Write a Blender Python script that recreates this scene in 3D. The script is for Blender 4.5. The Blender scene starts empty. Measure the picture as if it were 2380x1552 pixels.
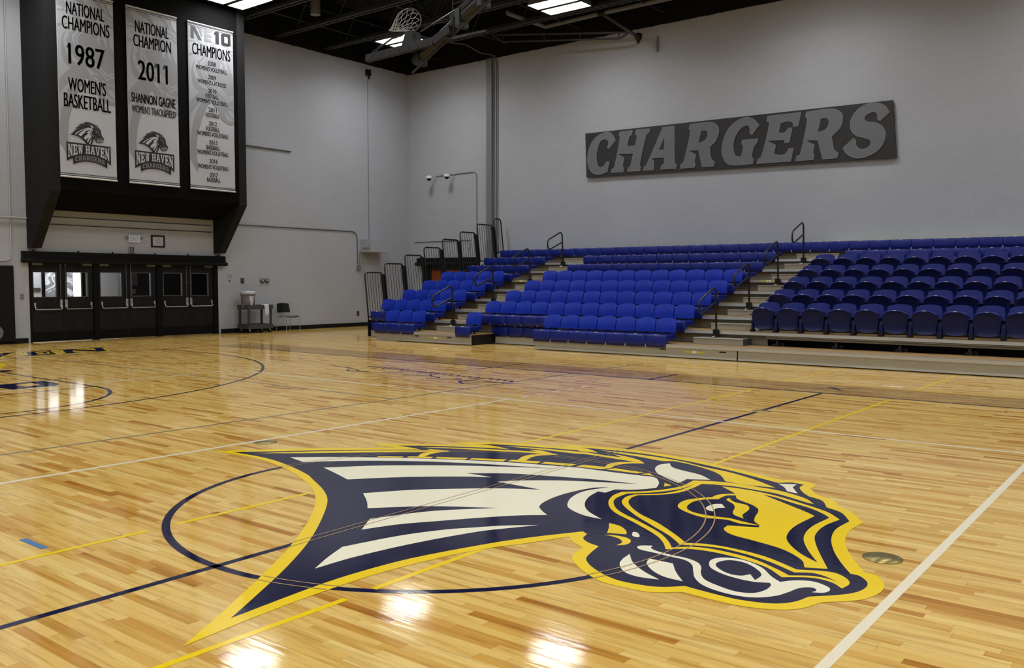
import bpy, bmesh, math, random
from mathutils import Vector, Matrix
from mathutils.geometry import tessellate_polygon

random.seed(7)
PI = math.pi
SC = bpy.context.scene
COL = SC.collection
R = math.radians

# ------------------------------------------------------------------ camera, world, exposure
cam_d = bpy.data.cameras.new('camera')
cam = bpy.data.objects.new('camera', cam_d)
COL.objects.link(cam)
YAW, PITCH, ROLL = 0.666722, -0.058740, 0.001195
fwd = Vector((-math.sin(YAW) * math.cos(PITCH), math.cos(YAW) * math.cos(PITCH), math.sin(PITCH)))
rgt0 = Vector((math.cos(YAW), math.sin(YAW), 0))
up0 = rgt0.cross(fwd)
rgt = rgt0 * math.cos(ROLL) + up0 * math.sin(ROLL)
up = up0 * math.cos(ROLL) - rgt0 * math.sin(ROLL)
cam.matrix_world = Matrix(((rgt.x, up.x, -fwd.x, 4.1208), (rgt.y, up.y, -fwd.y, -4.4793), (rgt.z, up.z, -fwd.z, 1.5202), (0, 0, 0, 1)))
cam_d.sensor_fit = 'HORIZONTAL'
cam_d.sensor_width = 36.0
cam_d.lens = 2055.5 / 2380 * 36.0
cam_d.clip_start = 0.05
cam_d.clip_end = 200
SC.camera = cam

world = bpy.data.worlds.new('world')
SC.world = world
world.use_nodes = True
wbg = world.node_tree.nodes['Background']
wbg.inputs[0].default_value = (1, 1, 1, 1)
wbg.inputs[1].default_value = 0.02

SC.view_settings.view_transform = 'Standard'
SC.view_settings.look = 'None'
SC.view_settings.gamma = 1.0
SC.view_settings.use_curve_mapping = False
SC.view_settings.exposure = 0.0
LAMP = 15.0             # radiance of the ceiling diffusers
LAMP_W = 73.0         # watts of each twin lamp's downlight
LOBBY_FILL = 120.0     # watts of an unseen light added to brighten the lobby

# ------------------------------------------------------------------ materials
def lin(c):
    c = c / 255.0
    return c / 12.92 if c <= 0.04045 else ((c + 0.055) / 1.055) ** 2.4
def rgb(r, g, b):
    return (lin(r), lin(g), lin(b), 1.0)
def cool(v):
    """a grey paint leaning slightly blue"""
    return (v * 0.93, v * 0.99, v * 1.10, 1.0)
class NT:
    """small helper to wire shader nodes"""
    def __init__(self, name):
        self.m = bpy.data.materials.new(name)
        self.m.use_nodes = True
        self.t = self.m.node_tree
        self.b = self.t.nodes['Principled BSDF']
    def n(self, kind, **kw):
        nd = self.t.nodes.new(kind)
        for k, v in kw.items():
            setattr(nd, k, v)
        return nd
    def l(self, a, b):
        self.t.links.new(a, b)
    def math(self, op, a, b=None):
        nd = self.n('ShaderNodeMath', operation=op)
        for i, x in enumerate((a, b)):
            if x is None:
                continue
            if isinstance(x, (int, float)):
                nd.inputs[i].default_value = x
            else:
                self.l(x, nd.inputs[i])
        return nd.outputs[0]
def mat(name, col, rough=0.6, metal=0.0, spec=0.5, coat=0.0, emit=0.0, var=0.0, vscale=3.0, bump=0.0, bscale=40.0):
    h = NT(name)
    b = h.b
    b.inputs['Base Color'].default_value = col
    b.inputs['Roughness'].default_value = rough
    b.inputs['Metallic'].default_value = metal
    b.inputs['Specular IOR Level'].default_value = spec
    b.inputs['Coat Weight'].default_value = coat
    if emit:
        b.inputs['Emission Color'].default_value = col
        b.inputs['Emission Strength'].default_value = emit
    if var or bump:
        geo = h.n('ShaderNodeNewGeometry')
    if var:
        ns = h.n('ShaderNodeTexNoise')
        ns.inputs['Scale'].default_value = vscale
        ns.inputs['Detail'].default_value = 4
        h.l(geo.outputs['Position'], ns.inputs['Vector'])
        mx = h.n('ShaderNodeMix', data_type='RGBA')
        mx.inputs[6].default_value = tuple(c * (1 - var) for c in col[:3]) + (1,)
        mx.inputs[7].default_value = tuple(min(1, c * (1 + var)) for c in col[:3]) + (1,)
        h.l(ns.outputs['Fac'], mx.inputs[0])
        h.l(mx.outputs[2], b.inputs['Base Color'])
    if bump:
        n2 = h.n('ShaderNodeTexNoise')
        n2.inputs['Scale'].default_value = bscale
        h.l(geo.outputs['Position'], n2.inputs['Vector'])
        bp = h.n('ShaderNodeBump')
        bp.inputs['Strength'].default_value = bump
        bp.inputs['Distance'].default_value = 0.01
        h.l(n2.outputs['Fac'], bp.inputs['Height'])
        h.l(bp.outputs['Normal'], b.inputs['Normal'])
    return h.m

def gloss_coat(h, wav):
    """polished floor finish: clear coat over everything on the court"""
    b = h.b
    b.inputs['Roughness'].default_value = 0.6
    b.inputs['Coat Weight'].default_value = 0.85
    b.inputs['Coat Roughness'].default_value = 0.08
    b.inputs['Coat IOR'].default_value = 1.45
    b.inputs['Specular IOR Level'].default_value = 0.0
    geo = h.n('ShaderNodeNewGeometry')
    mp = h.n('ShaderNodeMapping')
    mp.inputs['Scale'].default_value = (2.5, 17.5, 1)
    h.l(geo.outputs['Position'], mp.inputs['Vector'])
    ns = h.n('ShaderNodeTexNoise')
    ns.inputs['Scale'].default_value = 1.0
    ns.inputs['Detail'].default_value = 3
    h.l(mp.outputs[0], ns.inputs['Vector'])
    bp = h.n('ShaderNodeBump')
    bp.inputs['Strength'].default_value = wav
    bp.inputs['Distance'].default_value = 0.0012
    h.l(ns.outputs['Fac'], bp.inputs['Height'])
    h.l(bp.outputs['Normal'], b.inputs['Coat Normal'])

def wood_floor(name, tint=(1, 1, 1)):
    h = NT(name)
    geo = h.n('ShaderNodeNewGeometry')
    sp = h.n('ShaderNodeSeparateXYZ')
    h.l(geo.outputs['Position'], sp.inputs[0])
    X, Y = sp.outputs[0], sp.outputs[1]
    W = 0.0572
    yr = h.math('DIVIDE', Y, W)
    row = h.math('FLOOR', yr)
    def wn1(x, off):
        w = h.n('ShaderNodeTexWhiteNoise', noise_dimensions='1D')
        h.l(h.math('ADD', x, off), w.inputs['W'])
        return w.outputs['Value']
    ln = h.math('ADD', h.math('MULTIPLY', wn1(row, 3.7), 0.55), 0.38)
    xr = h.math('DIVIDE', h.math('ADD', X, h.math('MULTIPLY', wn1(row, 11.3), 9.0)), ln)
    cl = h.math('FLOOR', xr)
    cmb = h.n('ShaderNodeCombineXYZ')
    h.l(row, cmb.inputs[0]); h.l(cl, cmb.inputs[1])
    wn = h.n('ShaderNodeTexWhiteNoise', noise_dimensions='2D')
    h.l(cmb.outputs[0], wn.inputs['Vector'])
    ramp = h.n('ShaderNodeValToRGB')
    cr = ramp.color_ramp
    stops = [(0.0, rgb(168, 114, 46)), (0.05, rgb(190, 141, 64)), (0.16, rgb(204, 162, 82)), (0.36, rgb(213, 177, 98)), (0.75, rgb(219, 186, 110)), (1.0, rgb(224, 195, 122))]
    cr.elements[0].position = 0.0; cr.elements[0].color = stops[0][1]
    cr.elements[1].position = 1.0; cr.elements[1].color = stops[-1][1]
    for p, c in stops[1:-1]:
        e = cr.elements.new(p); e.color = c
    h.l(wn.outputs['Value'], ramp.inputs[0])
    # grain inside a board, shifted per board
    sh = h.n('ShaderNodeVectorMath', operation='MULTIPLY_ADD')
    h.l(wn.outputs['Color'], sh.inputs[0]); sh.inputs[1].default_value = (40, 40, 40)
    gm = h.n('ShaderNodeMapping'); gm.inputs['Scale'].default_value = (1.6, 26, 1)
    h.l(geo.outputs['Position'], gm.inputs['Vector']); h.l(gm.outputs[0], sh.inputs[2])
    g1 = h.n('ShaderNodeTexNoise'); g1.inputs['Scale'].default_value = 1.0; g1.inputs['Detail'].default_value = 5; g1.inputs['Roughness'].default_value = 0.6
    h.l(sh.outputs[0], g1.inputs['Vector'])
    r2 = h.n('ShaderNodeValToRGB')
    r2.color_ramp.elements[0].position = 0.26; r2.color_ramp.elements[0].color = (0.55, 0.42, 0.27, 1)
    r2.color_ramp.elements[1].position = 0.52; r2.color_ramp.elements[1].color = (1, 1, 1, 1)
    h.l(g1.outputs['Fac'], r2.inputs[0])
    mx = h.n('ShaderNodeMix', data_type='RGBA', blend_type='MULTIPLY')
    mx.inputs[0].default_value = 0.85
    h.l(ramp.outputs[0], mx.inputs[6]); h.l(r2.outputs[0], mx.inputs[7])
    # joints between boards
    fy = h.math('FRACT', yr)
    gap = h.math('LESS_THAN', fy, 0.022)
    fx = h.math('FRACT', xr)
    gap2 = h.math('LESS_THAN', fx, 0.004)
    gp = h.math('MULTIPLY', h.math('MAXIMUM', gap, gap2), 0.35)
    mg = h.n('ShaderNodeMix', data_type='RGBA')
    h.l(gp, mg.inputs[0]); h.l(mx.outputs[2], mg.inputs[6]); mg.inputs[7].default_value = rgb(96, 62, 26)
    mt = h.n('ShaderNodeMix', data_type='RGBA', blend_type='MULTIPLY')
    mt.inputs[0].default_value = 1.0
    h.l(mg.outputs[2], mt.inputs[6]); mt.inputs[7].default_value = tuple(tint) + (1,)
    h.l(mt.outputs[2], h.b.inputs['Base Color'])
    gloss_coat(h, 0.5)
    return h.m

def paint(name, col):
    h = NT(name)
    h.b.inputs['Base Color'].default_value = col
    gloss_coat(h, 0.3)
    return h.m

def block_wall(name, base, band=None, band_z=8.9):
    """painted concrete block: courses 0.2 m high, 0.4 m long"""
    h = NT(name)
    geo = h.n('ShaderNodeNewGeometry')
    sp = h.n('ShaderNodeSeparateXYZ'); h.l(geo.outputs['Position'], sp.inputs[0])
    u = h.math('ADD', sp.outputs[0], sp.outputs[1])
    cmb = h.n('ShaderNodeCombineXYZ'); h.l(u, cmb.inputs[0]); h.l(sp.outputs[2], cmb.inputs[1])
    br = h.n('ShaderNodeTexBrick')
    br.offset = 0.5
    br.inputs['Scale'].default_value = 1.0
    br.inputs['Brick Width'].default_value = 0.406
    br.inputs['Row Height'].default_value = 0.203
    br.inputs['Mortar Size'].default_value = 0.005
    br.inputs['Mortar Smooth'].default_value = 0.6
    br.inputs['Bias'].default_value = -0.5
    br.inputs['Color1'].default_value = cool(base)
    br.inputs['Color2'].default_value = cool(base * 0.965)
    br.inputs['Mortar'].default_value = cool(base * 0.87)
    h.l(cmb.outputs[0], br.inputs['Vector'])
    ns = h.n('ShaderNodeTexNoise'); ns.inputs['Scale'].default_value = 0.45; ns.inputs['Detail'].default_value = 3
    h.l(geo.outputs['Position'], ns.inputs['Vector'])
    r = h.n('ShaderNodeMapRange'); r.inputs['To Min'].default_value = 0.9; r.inputs['To Max'].default_value = 1.08
    h.l(ns.outputs['Fac'], r.inputs[0])
    mx = h.n('ShaderNodeMix', data_type='RGBA', blend_type='MULTIPLY'); mx.inputs[0].default_value = 1
    h.l(br.outputs['Color'], mx.inputs[6]); h.l(r.outputs[0], mx.inputs[7])
    out = mx.outputs[2]
    if band is not None:
        jag = h.n('ShaderNodeTexNoise'); jag.inputs['Scale'].default_value = 5.0; jag.inputs['Detail'].default_value = 4
        h.l(geo.outputs['Position'], jag.inputs['Vector'])
        zz = h.math('ADD', sp.outputs[2], h.math('MULTIPLY', jag.outputs['Fac'], 0.06))
        g = h.math('GREATER_THAN', zz, band_z + 0.03)
        m2 = h.n('ShaderNodeMix', data_type='RGBA'); h.l(g, m2.inputs[0]); h.l(out, m2.inputs[6])
        m2.inputs[7].default_value = (band, band, band, 1)
        out = m2.outputs[2]
    h.l(out, h.b.inputs['Base Color'])
    h.b.inputs['Roughness'].default_value = 0.62
    h.b.inputs['Specular IOR Level'].default_value = 0.25
    bp = h.n('ShaderNodeBump'); bp.inputs['Strength'].default_value = 0.15; bp.inputs['Distance'].default_value = 0.003
    h.l(h.math('SUBTRACT', 1.0, br.outputs['Fac']), bp.inputs['Height'])
    h.l(bp.outputs['Normal'], h.b.inputs['Normal'])
    return h.m

def streak(name, c1, c2, scale=(6, 6, 0.7), rough=0.5, spec=0.4):
    """wood veneer / brushed look: noise drawn out along one axis"""
    h = NT(name)
    geo = h.n('ShaderNodeNewGeometry')
    mp = h.n('ShaderNodeMapping'); mp.inputs['Scale'].default_value = scale
    h.l(geo.outputs['Position'], mp.inputs['Vector'])
    ns = h.n('ShaderNodeTexNoise'); ns.inputs['Scale'].default_value = 2.0; ns.inputs['Detail'].default_value = 6
    h.l(mp.outputs[0], ns.inputs['Vector'])
    mx = h.n('ShaderNodeMix', data_type='RGBA'); mx.inputs[6].default_value = c1; mx.inputs[7].default_value = c2
    h.l(ns.outputs['Fac'], mx.inputs[0]); h.l(mx.outputs[2], h.b.inputs['Base Color'])
    h.b.inputs['Roughness'].default_value = rough
    h.b.inputs['Specular IOR Level'].default_value = spec
    return h.m

def grey(v):
    return cool(v)
M = {}
M['floor'] = wood_floor('maple_boards')
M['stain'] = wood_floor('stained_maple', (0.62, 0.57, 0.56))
M['gold'] = paint('gold_court_paint', rgb(234, 202, 34))
M['navy'] = paint('navy_court_paint', rgb(22, 24, 58))
M['ivory'] = paint('ivory_court_paint', rgb(233, 229, 205))
M['white_line'] = paint('white_court_paint', rgb(228, 220, 196))
M['grey_line'] = paint('grey_court_paint', rgb(120, 116, 104))
M['tan_line'] = paint('bare_wood_line', rgb(176, 148, 104))
M['tape'] = mat('blue_tape', rgb(48, 104, 156), 0.6)
M['brass'] = mat('brass_cover', rgb(150, 136, 84), 0.35, 0.8)
M['wall'] = block_wall('painted_block', 0.40, 0.004)
M['ceiling'] = mat('black_ceiling', grey(0.006), 0.9)
M['steel_dark'] = mat('dark_painted_steel', (0.006, 0.009, 0.015, 1), 0.45)
M['joist'] = mat('grey_painted_joist', grey(0.035), 0.6, var=0.1)
M['housing'] = mat('black_bulkhead_paint', grey(0.003), 0.8, spec=0.08, var=0.15, vscale=1.5)
M['housing_side'] = mat('dark_bulkhead_side', grey(0.011), 0.75, spec=0.2)
M['black'] = mat('black_paint', grey(0.004), 0.5, spec=0.3)
M['rail_black'] = mat('black_powder_coat', grey(0.004), 0.32)
M['rubber'] = mat('black_rubber', grey(0.006), 0.8, spec=0.2)
M['door'] = streak('dark_stained_door', grey(0.002), grey(0.016), (3, 3, 0.5), 0.5, 0.2)
M['frame'] = mat('black_door_frame', grey(0.003), 0.5, spec=0.15)
M['steel'] = mat('brushed_steel', grey(0.5), 0.35, 0.9)
M['alu'] = mat('bright_aluminium', rgb(196, 200, 204), 0.38, 0.75, var=0.08, vscale=2)
M['alu_tan'] = streak('galvanised_panel', rgb(138, 134, 120), rgb(164, 160, 144), (0.5, 1, 3), 0.5, 0.5)
M['riser'] = streak('riser_panel', rgb(100, 94, 80), rgb(128, 121, 104), (0.6, 1, 3), 0.5, 0.4)
M['ply'] = streak('plywood_deck', rgb(132, 102, 62), rgb(164, 134, 88), (0.8, 6, 6), 0.5, 0.4)
M['ledge'] = mat('pale_ledge', rgb(178, 178, 160), 0.6)
M['blue'] = mat('royal_blue_plastic', rgb(3, 27, 116), 0.36, spec=0.35, bump=0.06, bscale=180)
M['blue_back'] = mat('blue_upholstery_plastic', rgb(8, 44, 164), 0.5, spec=0.25, bump=0.08, bscale=220)
M['blue_chair'] = mat('navy_blue_chair_plastic', rgb(2, 16, 70), 0.42, spec=0.3, bump=0.06, bscale=180)
M['tag'] = mat('white_tag', rgb(232, 232, 228), 0.3)
M['yellow_label'] = mat('yellow_label', rgb(190, 180, 30), 0.5)
M['red_label'] = mat('red_label', rgb(150, 62, 40), 0.5)
M['white_plain'] = mat('white_paint', grey(0.62), 0.5)
M['paper'] = mat('paper', grey(0.42), 0.8)
M['lgrey'] = mat('light_grey_plastic', grey(0.36), 0.5)
M['mgrey'] = mat('mid_grey_plastic', grey(0.16), 0.5)
M['dgrey'] = mat('dark_grey_plastic', grey(0.045), 0.5)
M['conduit'] = mat('painted_conduit', grey(0.17), 0.5)
M['conduit_dark'] = mat('steel_conduit', grey(0.13), 0.4, 0.3)
M['cloth'] = mat('banner_cloth', grey(0.46), 0.75, spec=0.2, bump=0.25, bscale=9)
M['mark_light'] = mat('banner_mark_light', grey(0.37), 0.75, spec=0.2)
M['mark_mid'] = mat('banner_mark_mid', grey(0.28), 0.75, spec=0.2)
M['ink'] = mat('banner_ink', grey(0.022), 0.7, spec=0.2)
M['ink_grey'] = mat('banner_grey_ink', grey(0.19), 0.7, spec=0.2)
M['ink_mid'] = mat('banner_mid_ink', grey(0.07), 0.7, spec=0.2)
M['sign'] = mat('sign_charcoal', grey(0.015), 0.6)
M['sign_letter'] = mat('sign_grey_letter', grey(0.135), 0.6, var=0.08, vscale=5)
M['sign_edge'] = mat('sign_letter_edge', grey(0.20), 0.6)
M['pad'] = mat('black_wall_pad', grey(0.004), 0.55, spec=0.2)
M['orange'] = streak('orange_wood', rgb(140, 62, 20), rgb(110, 44, 12), (2, 2, 0.4), 0.5)
M['glass_lit'] = mat('daylight_pane', (0.95, 0.97, 1.0, 1), 0.4, emit=2.2)
M['lamp'] = mat('lamp_diffuser', (1.0, 0.985, 0.955, 1), 0.5, emit=LAMP)
M['lamp_case'] = mat('lamp_housing', grey(0.12), 0.5)
M['net'] = mat('net_cord', grey(0.45), 0.8)
M['rim'] = mat('hoop_rim_paint', grey(0.10), 0.4)
M['board'] = mat('backboard', grey(0.03), 0.3)
M['pad_grey'] = mat('backboard_padding', (0.0045, 0.0065, 0.0095, 1), 0.6)
M['brick'] = block_wall('lobby_brick', 0.05)
M['lobby'] = mat('lobby_plaster', grey(0.55), 0.7)
def glass_pane():
    h = NT('clear_glass')
    for nd in list(h.t.nodes):
        h.t.nodes.remove(nd)
    o = h.n('ShaderNodeOutputMaterial'); tr = h.n('ShaderNodeBsdfTransparent'); gl = h.n('ShaderNodeBsdfGlossy')
    tr.inputs[0].default_value = (0.82, 0.82, 0.82, 1); gl.inputs['Roughness'].default_value = 0.03
    fr = h.n('ShaderNodeFresnel'); fr.inputs[0].default_value = 1.12
    mx = h.n('ShaderNodeMixShader'); h.l(fr.outputs[0], mx.inputs[0]); h.l(tr.outputs[0], mx.inputs[1]); h.l(gl.outputs[0], mx.inputs[2])
    h.l(mx.outputs[0], o.inputs[0])
    return h.m
M['glass'] = glass_pane()

# ------------------------------------------------------------------ mesh helpers
class MB:
    def __init__(self):
        self.v = []; self.f = []; self.s = []; self.mi = []; self.cur = 0
    def add(self, verts, faces, smooth=False):
        o = len(self.v)
        self.v += [tuple(p) for p in verts]
        for f in faces:
            self.f.append(tuple(i + o for i in f)); self.s.append(smooth); self.mi.append(self.cur)
        return self
    def box(self, x0, x1, y0, y1, z0, z1):
        v = [(x, y, z) for z in (z0, z1) for y in (y0, y1) for x in (x0, x1)]
        return self.add(v, [(0, 2, 3, 1), (4, 5, 7, 6), (0, 1, 5, 4), (2, 6, 7, 3), (0, 4, 6, 2), (1, 3, 7, 5)])
    def bar(self, a, b, w, t, upv=(0, 0, 1)):
        """rectangular bar from a to b, w wide, t thick along upv"""
        a, b = Vector(a), Vector(b)
        d = (b - a).normalized(); u = Vector(upv)
        s = d.cross(u)
        if s.length < 1e-4:
            s = d.cross(Vector((1, 0, 0)))
        s.normalize(); u = s.cross(d)
        v = []
        for p in (a, b):
            for i, j in ((-1, -1), (1, -1), (1, 1), (-1, 1)):
                v.append(p + s * (w / 2 * i) + u * (t / 2 * j))
        return self.add(v, [(3, 2, 1, 0), (4, 5, 6, 7), (0, 1, 5, 4), (1, 2, 6, 5), (2, 3, 7, 6), (3, 0, 4, 7)])
    def tube(self, pts, r, n=8, closed=False):
        pts = [Vector(p) for p in pts]
        m = len(pts)
        rings = []
        prev = None
        for i, p in enumerate(pts):
            a = pts[i - 1] if (i or closed) else p
            b = pts[(i + 1) % m] if (i < m - 1 or closed) else p
            d = (b - a).normalized()
            if prev is None:
                s = d.cross(Vector((0, 0, 1)))
                if s.length < 1e-3:
                    s = d.cross(Vector((1, 0, 0)))
                s.normalize()
            else:
                s = prev - d * prev.dot(d); s.normalize()
            prev = s
            q = d.cross(s)
            rr = r[i] if isinstance(r, (list, tuple)) else r
            rings.append([p + (s * math.cos(2 * PI * k / n) + q * math.sin(2 * PI * k / n)) * rr for k in range(n)])
        v = [x for rg in rings for x in rg]
        f = []
        for i in range(m if closed else m - 1):
            for k in range(n):
                j = (i + 1) % m
                f.append((i * n + k, i * n + (k + 1) % n, j * n + (k + 1) % n, j * n + k))
        self.add(v, f, True)
        if not closed:
            self.add(rings[0], [tuple(range(n - 1, -1, -1))]); self.add(rings[-1], [tuple(range(n))])
        return self
    def lathe(self, prof, c, n=24, axis='z'):
        """prof: list of (radius, height); c: base centre"""
        v = []
        for r, h in prof:
            for k in range(n):
                a = 2 * PI * k / n
                p = (r * math.cos(a), r * math.sin(a), h)
                if axis == 'x': p = (p[2], p[0], p[1])
                if axis == 'y': p = (p[0], p[2], p[1])
                v.append((c[0] + p[0], c[1] + p[1], c[2] + p[2]))
        m = len(prof); f = []
        for i in range(m - 1):
            for k in range(n):
                q = (i * n + k, i * n + (k + 1) % n, (i + 1) * n + (k + 1) % n, (i + 1) * n + k)
                f.append(q[::-1] if axis == 'y' else q)
        self.add(v, f, True)
        a, b = tuple(range(n - 1, -1, -1)), tuple(range((m - 1) * n, m * n))
        self.add(v[:n], [tuple(range(n))[::-1] if axis != 'y' else tuple(range(n))])
        self.add(v[-n:], [tuple(range(n)) if axis != 'y' else tuple(range(n))[::-1]])
        return self
    def flat(self, poly, fn, holes=()):
        """filled polygon (2D) with holes, placed by fn(u, v)"""
        loops = [[Vector((p[0], p[1], 0)) for p in poly]] + [[Vector((p[0], p[1], 0)) for p in h] for h in holes]
        tris = tessellate_polygon(loops)
        pts = [p for l in loops for p in l]
        out = []
        for t in tris:
            a, b, c = (pts[i] for i in t)
            ar = (b.x - a.x) * (c.y - a.y) - (b.y - a.y) * (c.x - a.x)
            if abs(ar) > 1e-10:
                out.append(t if ar > 0 else t[::-1])
        return self.add([fn(p.x, p.y) for p in pts], out)
    def prism(self, poly, f0, f1, holes=()):
        """polygon extruded from f0 (back) to f1 (front)"""
        self.flat(poly, f1, holes)
        o = len(self.f)
        self.flat(poly, f0, holes)
        for i in range(o, len(self.f)):
            self.f[i] = self.f[i][::-1]
        for lp in [poly] + list(holes):
            n = len(lp)
            v = [f0(*p[:2]) for p in lp] + [f1(*p[:2]) for p in lp]
            ar = sum(lp[i][0] * lp[(i + 1) % n][1] - lp[(i + 1) % n][0] * lp[i][1] for i in range(n))
            pos = (ar > 0) == (lp is poly)
            fs = [(i, (i + 1) % n, n + (i + 1) % n, n + i) for i in range(n)]
            self.add(v, fs if pos else [q[::-1] for q in fs])
        return self
    def grid(self, fn, nu, nv, smooth=True, flip=False):
        v = [fn(i / nu, j / nv) for j in range(nv + 1) for i in range(nu + 1)]
        f = []
        for j in range(nv):
            for i in range(nu):
                a = j * (nu + 1) + i
                q = (a, a + 1, a + nu + 2, a + nu + 1)
                f.append(q[::-1] if flip else q)
        return self.add(v, f, smooth)
    def shell(self, fn, nu, nv, fn2):
        """closed slab between two grids"""
        self.grid(fn, nu, nv); self.grid(fn2, nu, nv, flip=True)
        ring = [(i / nu, 0) for i in range(nu)] + [(1, j / nv) for j in range(nv)] + [(1 - i / nu, 1) for i in range(nu)] + [(0, 1 - j / nv) for j in range(nv)]
        n = len(ring)
        v = [fn(*q) for q in ring] + [fn2(*q) for q in ring]
        return self.add(v, [(i, n + i, n + (i + 1) % n, (i + 1) % n) for i in range(n)])
    def move(self, d):
        self.v = [(p[0] + d[0], p[1] + d[1], p[2] + d[2]) for p in self.v]
        return self
    def mesh(self, name, mats, bevel=0.0, weld=False):
        me = bpy.data.meshes.new(name)
        me.from_pydata(self.v, [], self.f)
        for m in mats:
            me.materials.append(m)
        me.polygons.foreach_set('use_smooth', self.s)
        me.polygons.foreach_set('material_index', self.mi)
        if bevel or weld:
            bm = bmesh.new(); bm.from_mesh(me)
            if weld:
                bmesh.ops.remove_doubles(bm, verts=bm.verts, dist=1e-5)
            if bevel:
                ed = [e for e in bm.edges if len(e.link_faces) == 2 and e.calc_face_angle(0) > 0.6]
                bmesh.ops.bevel(bm, geom=ed, offset=bevel, segments=2, affect='EDGES', profile=0.6, clamp_overlap=True)
            bm.to_mesh(me); bm.free()
        me.update()
        return me

ROOT = {}
def wloc(o):
    return ROOT.get(o.name, (0, 0, 0))
def tagit(o, label=None, cat=None, group=None, kind=None):
    if label: o['label'] = label
    if cat: o['category'] = cat
    if group: o['group'] = group
    if kind: o['kind'] = kind
    return o
def thing(name, label, cat, loc=(0, 0, 0), group=None, kind=None):
    o = bpy.data.objects.new(name, None)
    o.empty_display_size = 0.1
    COL.objects.link(o); o.location = loc
    ROOT[o.name] = tuple(loc)
    return tagit(o, label, cat, group, kind)
def part(name, mb, m, parent=None, label=None, bevel=0.0, kind=None, weld=False):
    """mb is in world coordinates; the part's origin is its thing's base"""
    ms = m if isinstance(m, (list, tuple)) else [m]
    l = wloc(parent) if parent else (0, 0, 0)
    if parent:
        mb.move((-l[0], -l[1], -l[2]))
    o = bpy.data.objects.new(name, mb.mesh(name, ms, bevel, weld))
    COL.objects.link(o)
    if parent:
        o.parent = parent
    ROOT[o.name] = l
    if label: o['label'] = label
    if kind: o['kind'] = kind
    return o
def solo(name, mb, m, label, cat, group=None, bevel=0.0, kind=None):
    return tagit(part(name, mb, m, None, None, bevel, kind), label, cat, group)
def struct(name, mb, m, bevel=0.0):
    return part(name, mb, m, None, None, bevel, 'structure')
def copy_tree(o, parent=None):
    c = o.copy(); COL.objects.link(c)
    if parent: c.parent = parent
    for ch in list(o.children):
        copy_tree(ch, c)
    return c

def smooth_pts(s, n=6):
    """'x,y x,yc ...' -> sampled closed outline; c marks a corner"""
    P = []
    for t in s.split():
        c = t.endswith('c'); x, y = t.rstrip('c').split(',')
        P.append((Vector((float(x), float(y))), c))
    m = len(P); out = []
    for i in range(m):
        p0, c0 = P[i]; p1, c1 = P[(i + 1) % m]
        out.append((p0.x, p0.y))
        if c0 and c1:
            continue
        d = (p1 - p0).length
        def tan(k):
            a, b = P[k - 1][0], P[(k + 1) % m][0]
            q = b - a
            return q.normalized() * d if q.length > 1e-9 else Vector((0, 0))
        t0 = (p1 - p0) if c0 else tan(i)
        t1 = (p1 - p0) if c1 else tan((i + 1) % m)
        for k in range(1, n):
            t = k / n; h = t * t * (3 - 2 * t)
            q = p0 * (1 - h) + p1 * h + t0 * (t * (1 - t) ** 2) + t1 * (t * t * (t - 1))
            out.append((q.x, q.y))
    return out
def clip_poly(poly, x0, x1, y0, y1):
    def cut(P, ins, inter):
        o = []
        for i in range(len(P)):
            a, b = P[i - 1], P[i]
            ia, ib = ins(a), ins(b)
            if ib:
                if not ia: o.append(inter(a, b))
                o.append(b)
            elif ia:
                o.append(inter(a, b))
        return o
    def ix(x): return lambda a, b: (x, a[1] + (b[1] - a[1]) * (x - a[0]) / (b[0] - a[0]))
    def iy(y): return lambda a, b: (a[0] + (b[0] - a[0]) * (y - a[1]) / (b[1] - a[1]), y)
    for ins, inter in ((lambda p: p[0] >= x0, ix(x0)), (lambda p: p[0] <= x1, ix(x1)), (lambda p: p[1] >= y0, iy(y0)), (lambda p: p[1] <= y1, iy(y1))):
        poly = cut(poly, ins, inter)
        if len(poly) < 3: return []
    return poly
def in_poly(x, y, P):
    c = False; j = len(P) - 1
    for i in range(len(P)):
        if (P[i][1] > y) != (P[j][1] > y) and x < (P[j][0] - P[i][0]) * (y - P[i][1]) / (P[j][1] - P[i][1]) + P[i][0]:
            c = not c
        j = i
    return c

_txt = {}
def text2d(s, bold=0.0, shear=0.0):
    """outline of a text line as triangles in a unit box: (verts in 0..1 x 0..1, faces)"""
    key = (s, bold, shear)
    if key not in _txt:
        cu = bpy.data.curves.new('text_line', 'FONT')
        cu.body = s; cu.size = 1.0; cu.offset = bold; cu.shear = shear; cu.resolution_u = 3
        o = bpy.data.objects.new('text_line', cu); COL.objects.link(o)
        dg = bpy.context.evaluated_depsgraph_get()
        me = o.evaluated_get(dg).to_mesh()
        v = [(p.co.x, p.co.y) for p in me.vertices]; f = [tuple(p.vertices) for p in me.polygons]
        o.evaluated_get(dg).to_mesh_clear()
        bpy.data.objects.remove(o); bpy.data.curves.remove(cu)
        xs = [p[0] for p in v]; ys = [p[1] for p in v]
        x0, x1, y0, y1 = min(xs), max(xs), min(ys), max(ys)
        _txt[key] = ([((p[0] - x0) / (x1 - x0), (p[1] - y0) / (y1 - y0)) for p in v], f)
    return _txt[key]
def put_text(mb, s, u0, u1, v0, v1, fn, bold=0.0, shear=0.0):
    """bold thickens the strokes by drawing the line several times, a little apart"""
    v, f = text2d(s, 0.0, shear)
    for du in ((0.0,) if not bold else (-bold, 0.0, bold)):
        mb.add([fn(u0 + du + (u1 - u0) * a, v0 + (v1 - v0) * b) for a, b in v], f)

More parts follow.
